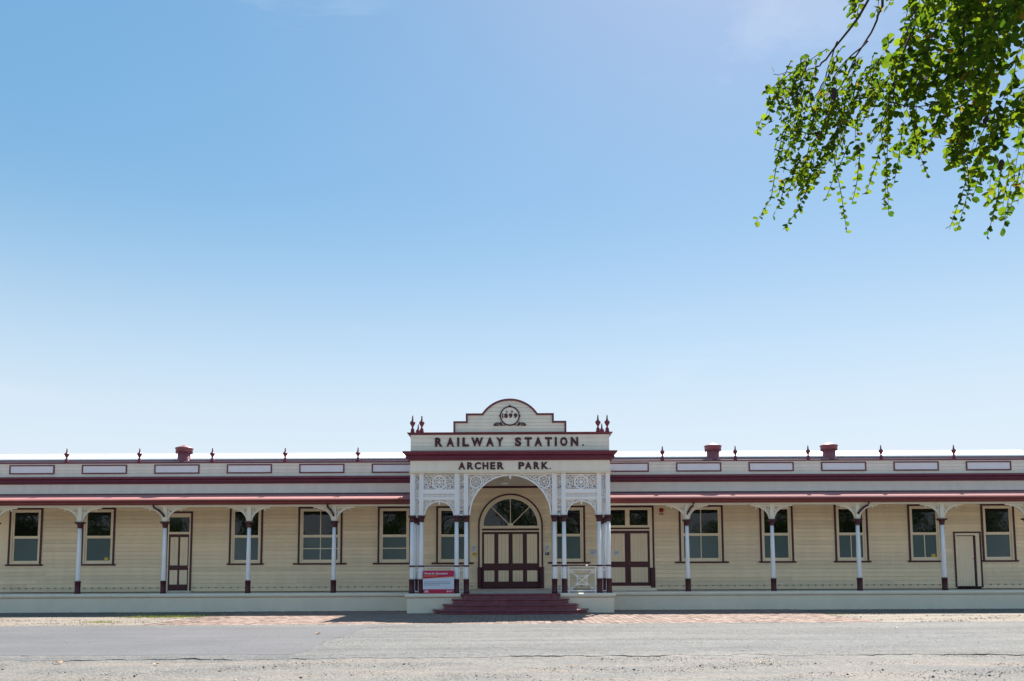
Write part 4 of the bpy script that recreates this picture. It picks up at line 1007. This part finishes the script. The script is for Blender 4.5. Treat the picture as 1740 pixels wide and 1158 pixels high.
def strand(P, y, sp=0.030, size=(0.028, 0.048), keep=1.0):
    """A drooping twig with leaves in alternate rows."""
    pts = [Vector((x, y + 0.03 * i, z)) for i, (x, z) in enumerate(P)]
    tw.tube([tuple(p - O) for p in pts], [0.0032, 0.0026, 0.0016][:len(pts)] if len(pts) == 3 else 0.0024, 4)
    k = 0
    for a, b in zip(pts[:-1], pts[1:]):
        L = (b - a).length; t = 0.0
        while t < L:
            p = a + (b - a) * (t / L); t += sp * rt.uniform(0.7, 1.4); k += 1
            if rt.random() > keep: continue
            side = (1 if k % 2 else -1); ang = rt.uniform(0, 2 * math.pi)
            d = Vector((side * rt.uniform(0.3, 1.0), rt.uniform(-0.8, 0.8), rt.uniform(-1.2, 0.15))).normalized()
            leaves.append((p, d, rt.uniform(*size)))
for P in STRANDS: strand(P, TY + rt.uniform(-0.15, 0.15), 0.026)
for P in LIMBS: strand(P[-3:], TY + 0.02, 0.04, keep=0.8)
def fill(poly, n, ys, drop, lean, size, sp=0.03, xmin=-9):
    xs_ = [p[0] for p in poly]; zs2 = [p[1] for p in poly]; k = 0; tries = 0
    while k < n and tries < 60000:
        tries += 1
        x = rt.uniform(min(xs_), max(xs_)); z = rt.uniform(min(zs2), max(zs2))
        if not inside(poly, x, z): continue
        y = TY + rt.uniform(*ys); q = 1.0
        l = rt.uniform(*drop); dx = rt.gauss(lean, 0.10)
        x2, z2 = x + dx * l, z - l
        for _ in range(5):
            if inside(poly, x2, z2): break
            x2 = (x + x2) / 2; z2 = (z + z2) / 2
        strand([(x, z), ((x + x2) / 2 + rt.gauss(0, 0.02), (z + z2) / 2), (x2, z2)], y, sp, size); k += 1
fill(CLUSTER, 130, (-0.25, 0.25), (0.12, 0.32), -0.35, (0.026, 0.050), 0.029)
fill(TOP, 12, (-0.2, 0.2), (0.08, 0.2), -0.2, (0.036, 0.055), 0.03)
NEAR = [(min(x, 3.95), z) for x, z in CROWN]
fill(NEAR, 225, (-0.5, 0.6), (0.15, 0.40), -0.2, (0.044, 0.070), 0.030)
fill(NEAR, 85, (-1.4, -0.5), (0.15, 0.35), -0.1, (0.046, 0.068), 0.034)
fill(CROWN, 120, (-1.3, 0.5), (0.15, 0.40), -0.2, (0.05, 0.07), 0.036)
# the rest of the crown, beyond the right edge of the photograph
for k in range(330):
    a = rt.uniform(0, 2 * math.pi); rr_ = rt.uniform(0.3, 1); zz_ = rt.uniform(5.4, 8.4)
    rad = 2.9 * math.sqrt(max(0.1, 1 - ((zz_ - 6.2) / 2.3) ** 2)) * rr_ ** 0.5
    x, y = 7.2 + rad * math.cos(a), -29.2 + rad * math.sin(a)
    if x < 4.9 or y < -31: continue
    strand([(x, zz_), (x - 0.05, zz_ - 0.25), (x - 0.08, zz_ - 0.5)], y, 0.05, (0.06, 0.09))
tw.build('twig', 'bark', TR, kind='stuff')
LV = [(0, 0, 0), (0.26, 0.0, 0), (0.47, 0.22, 0), (0.52, 0.52, 0), (0.42, 0.84, 0), (0.20, 1.0, 0), (0, 0.86, 0), (-0.20, 1.0, 0), (-0.42, 0.84, 0), (-0.52, 0.52, 0), (-0.47, 0.22, 0), (-0.26, 0.0, 0)]
LF = [(0, 1, 2, 3, 4, 5, 6), (0, 6, 7, 8, 9, 10, 11)]
def leaf_shape(fold):
    return [(x * math.cos(fold), y, abs(x) * math.sin(fold) - 0.10 * (y - 0.4) ** 2) for x, y, _ in LV]
LM = []
for fo in (12, 28, 45, 62):
    me = bpy.data.meshes.new('leaf'); me.from_pydata(leaf_shape(R(fo)), [], LF); me.materials.append(M['leaf']); me.polygons.foreach_set('use_smooth', [True, True]); LM.append(me)
def leaf_matrix(p, d, s):
    u = Vector((rt.gauss(0, 1), rt.gauss(0, 1), rt.gauss(0, 1))); x = d.cross(u).normalized(); zv = x.cross(d).normalized()
    m = Matrix((x, d, zv)).transposed().to_4x4(); return Matrix.Translation(p - O) @ m @ Matrix.Scale(s, 4)
camp = Vector((0.07, -36, 1.64))
def seen(p):
    dy = p.y + 36; return abs(p.x - 0.07) / dy < 0.60 and (p.z - 1.64) / dy < 0.68
order = sorted(range(len(leaves)), key=lambda i: -(leaves[i][2] / (leaves[i][0] - camp).length if seen(leaves[i][0]) else 0))
big = set(order[:290]); bv = []; bf = []
SH = [[Vector(v) for v in leaf_shape(R(fo))] for fo in (12, 28, 45, 62)]
for i, (p, d, s) in enumerate(leaves):
    m = leaf_matrix(p, d, s); q = rt.randrange(4)
    if i in big:
        o = inst('leaf', LM[q], TR); o.matrix_local = m
    else:
        o0 = len(bv); bv += [tuple(m @ v) for v in SH[q]]; bf += [tuple(k + o0 for k in f) for f in LF]
me = bpy.data.meshes.new('leaf'); me.from_pydata(bv, [], bf); me.materials.append(M['leaf']); me.polygons.foreach_set('use_smooth', [True] * len(bf))
inst('leaf', me, TR, kind='stuff')
for x, z, s, a in ((3.62, 4.56, 0.085, 0.5), (2.43, 5.11, 0.085, 0.1), (2.30, 4.80, 0.045, 1.2), (3.53, 4.90, 0.07, 0.7)):
    g = G(); g.lathe([(0.01, -1.0), (0.22, -0.85), (0.36, -0.55), (0.30, -0.2), (0.34, 0.1), (0.28, 0.4), (0.08, 0.55), (0.02, 0.7)], 0, 0, 10)
    o = g.build('seed_pod', 'pod', TR, loc((x, TY - 0.1, z))); o.scale = (s * 0.9, s * 0.45, s * 0.75); o.rotation_euler = (0, a, 0.4)
pet = G()
for k in range(5):
    a = 2 * math.pi * k / 5; c, s = math.cos(a), math.sin(a)
    pet.add([(0, 0, 0), (0.5 * c - 0.18 * s, 0.5 * s + 0.18 * c, 0.2), (1.0 * c, 1.0 * s, 0.12), (0.5 * c + 0.18 * s, 0.5 * s - 0.18 * c, 0.2)], [(0, 1, 2, 3)])
pm = pet.mesh('flower', 'petal')
for x, z in ((2.58, 5.29), (2.40, 5.17), (1.95, 5.21), (2.04, 4.65), (3.04, 5.14), (2.63, 5.07), (2.21, 5.21), (2.68, 5.05), (2.33, 5.02), (2.52, 4.5)):
    inst('flower', pm, TR, loc((x, TY - 0.22, z)), rot=(rt.uniform(0.6, 2.2), rt.uniform(-0.6, 0.6), rt.uniform(0, 6)), scale=(0.026,) * 3)

# ------------------------------------------------------------------ street trees across the road behind the camera, mirrored in the windows
def street_tree_meshes(seed):
    rr = random.Random(seed); tr = G(); tr.tube([(0, 0, -0.1), (0.05, 0, 1.5), (0.0, 0.1, 3.2), (0.1, 0, 5.0)], [0.32, 0.25, 0.2, 0.14], 9)
    lobes = []
    for k in range(12):
        a = rr.uniform(0, 6.28); r = rr.uniform(0.6, 3.2); c = Vector((r * math.cos(a), r * math.sin(a), rr.uniform(2.9, 8.2))); lobes.append((c, rr.uniform(1.3, 2.3)))
        tr.tube([(0.02, 0.05, 3.4), tuple(Vector((0, 0, 3.8)).lerp(c, 0.5) + Vector((0, 0, -0.2))), tuple(c)], [0.12, 0.08, 0.03], 6)
    vs = []; fs = []
    for k in range(5200):
        c, r = rr.choice(lobes); d = Vector((rr.gauss(0, 1), rr.gauss(0, 1), rr.gauss(0, 0.8))).normalized(); p = c + d * r * rr.uniform(0.45, 1.05)
        u = Vector((rr.gauss(0, 1), rr.gauss(0, 1), rr.gauss(0, 1))).normalized(); w = u.orthogonal().normalized(); s = rr.uniform(0.12, 0.24); o = len(vs)
        vs += [tuple(p - u * s), tuple(p + w * s * 0.6), tuple(p + u * s), tuple(p - w * s * 0.6)]; fs.append((o, o + 1, o + 2, o + 3))
    cm = bpy.data.meshes.new('crown'); cm.from_pydata(vs, [], fs); cm.materials.append(M['farleaf'])
    return tr.mesh('trunk', 'bark'), cm
SM = [street_tree_meshes(3), street_tree_meshes(8)]
SPOTS = [(x + 2 * math.sin(i * 2.1), -85 + 5 * math.sin(i * 1.3), i * 1.7, 1.2 + 0.25 * math.sin(i * 2.9)) for i, x in enumerate((-73, -60, -48, -37, -27, -17, -8, 2, 10, 18, 29, 40, 50, 62, 73))]
for i, (x, y, a, s) in enumerate(SPOTS):
    t = empty('street_tree', (x, y, 0)); t.rotation_euler = (0, 0, a); t.scale = (s, s, s)
    tag(t, 'leafy street tree across the road, seen only as reflections in the windows', 'tree', 'street trees reflected in the windows')
    inst('trunk', SM[i % 2][0], t); inst('crown', SM[i % 2][1], t)

# ------------------------------------------------------------------ loose stones, grass, fallen leaves
def stones(name, n, xr, yr, smin, smax, label, z0=0.0, power=2.2, m='stone'):
    b = np.array([(1, 0, 0), (-1, 0, 0), (0, 1, 0), (0, -1, 0), (0, 0, 1), (0, 0, -0.6)], float)
    f = np.array([(0, 2, 4), (2, 1, 4), (1, 3, 4), (3, 0, 4), (2, 0, 5), (1, 2, 5), (3, 1, 5), (0, 3, 5)])
    s = smin + (smax - smin) * rng.random(n) ** (power * 2)
    V = b[None] * (0.7 + 0.6 * rng.random((n, 6, 1))) * s[:, None, None] * np.array([1, 1, 0.7])
    a = rng.random(n) * 6.283; c, sn = np.cos(a), np.sin(a)
    X = V[..., 0] * c[:, None] - V[..., 1] * sn[:, None]; Y = V[..., 0] * sn[:, None] + V[..., 1] * c[:, None]
    px = xr[0] + (xr[1] - xr[0]) * rng.random(n * 4); py = yr[0] + (yr[1] - yr[0]) * rng.random(n * 4)
    dr = np.sin(px * 0.9 + 2.1 * np.sin(py * 1.3)) + np.sin(px * 2.3 - py * 2.9 + 1) * 0.8 + np.sin(py * 4.1 + np.sin(px * 0.7) * 2) * 0.9 + np.sin(px * 6.1 + py * 3.3) * 0.5
    k = np.argsort(-(dr + rng.random(n * 4) * 3.2))[:n]; px, py = px[k], py[k]      # stones gather in drifts
    P = np.stack([X + px[:, None], Y + py[:, None], V[..., 2] + z0 + s[:, None] * 0.25], -1).reshape(-1, 3)
    F = (f[None] + 6 * np.arange(n)[:, None, None]).reshape(-1, 3)
    me = bpy.data.meshes.new(name); me.from_pydata(P.tolist(), [], F.tolist()); me.materials.append(M[m])
    o = inst(name, me, None, kind='stuff'); o['label'] = label; return o
stones('gravel', 30000, (-13, 13), (-25.0, -19.3), 0.003, 0.013, 'loose stones strewn over the shoulder in front of the road')
stones('gravel', 260, (-13, 13), (-24.0, -19.8), 0.012, 0.034, 'a few larger dark stones on the shoulder in front of the road', m='darkstone')
stones('gravel', 500, (-13, 13), (-24.0, -19.6), 0.008, 0.026, 'a few larger pale stones on the shoulder in front of the road', m='palestone')
stones('gravel', 15000, (-17, 17), (-19.5, -9.4), 0.003, 0.012, 'fine grit scattered on the bitumen road', 0.036)
stones('gravel', 6000, (-26, -10.6), (-9.3, 0), 0.006, 0.030, 'loose stones on the bare earth left of the brick footpath', 0.008)
stones('gravel', 6000, (11.4, 26), (-9.3, 0), 0.006, 0.030, 'loose stones on the bare earth right of the brick footpath', 0.008)
def grass(patches, label):
    vs = []; fs = []
    for cx, cy, rx, ry, n, h in patches:
        for k in range(n):
            x, y = cx + random.gauss(0, rx), cy + random.gauss(0, ry); a = random.uniform(0, 6.28); hh = h * random.uniform(0.5, 1.2); w = 0.006
            lx, ly = random.gauss(0, 0.4) * hh, random.gauss(0, 0.4) * hh; o = len(vs)
            vs += [(x - w * math.cos(a), y - w * math.sin(a), 0.0), (x + w * math.cos(a), y + w * math.sin(a), 0.0), (x + lx, y + ly, hh)]; fs.append((o, o + 1, o + 2))
    me = bpy.data.meshes.new('grass'); me.from_pydata(vs, [], fs); me.materials.append(M['grass']); o = inst('grass', me, None, kind='stuff'); o['label'] = label
grass([(-12.6, -4.2, 0.9, 0.25, 900, 0.10), (-13.6, -7.4, 0.35, 0.2, 260, 0.09), (-13.0, -1.2, 1.6, 0.5, 500, 0.07), (-17.5, -8.6, 0.5, 0.15, 250, 0.06), (11.9, -4.4, 0.5, 0.3, 300, 0.05), (-16, -0.4, 3.5, 0.3, 400, 0.06), (15, -0.3, 4, 0.2, 300, 0.05)], 'thin grass tufts sprouting along the platform and footpath edges')
for x, y, s, a, lb in ((-16.6, -13.2, 0.16, 0.3, 'large pale dry leaf lying alone on the smooth dark bitumen strip'), (-8.2, -20.3, 0.13, 1.0, 'tan dry leaf on the gravel shoulder just below the dark bitumen strip'),
    (-5.0, -13.6, 0.12, 2.0, 'dry leaf on the right end of the dark bitumen strip'), (-6.3, -20.6, 0.08, 2.5, 'small dry leaf on the gravel shoulder left of the patch corner'), (1.1, -21.2, 0.06, 0.7, 'small dry leaf on the gravel straight in front of the steps'),
    (4.5, -20.7, 0.07, 1.9, 'small dry leaf on the gravel right of the steps'), (10.7, -12.2, 0.09, 0.2, 'dry leaf on the far right of the grey road'), (6.0, -16.5, 0.06, 0.4, 'small dry leaf on the grey road right of centre'),
    (-2.0, -22.0, 0.06, 1.2, 'small dry leaf near the bottom edge left of centre'), (-10.6, -22.3, 0.07, 0.1, 'small dry leaf in the gravel at the bottom left corner')):
    g = G(); v = [(p[0] * s, (p[1] - 0.5) * s, abs(p[0]) * s * 0.45 + 0.01 + 0.05 * s * p[1]) for p in LV]; g.add(v, LF)
    o = g.build('fallen_leaf', 'dryleaf', None, (x, y, 0.045 if y > -19.3 else 0.01)); o.rotation_euler = (0, 0, a)
    tag(o, lb, 'leaf', 'dry leaves fallen on the road')
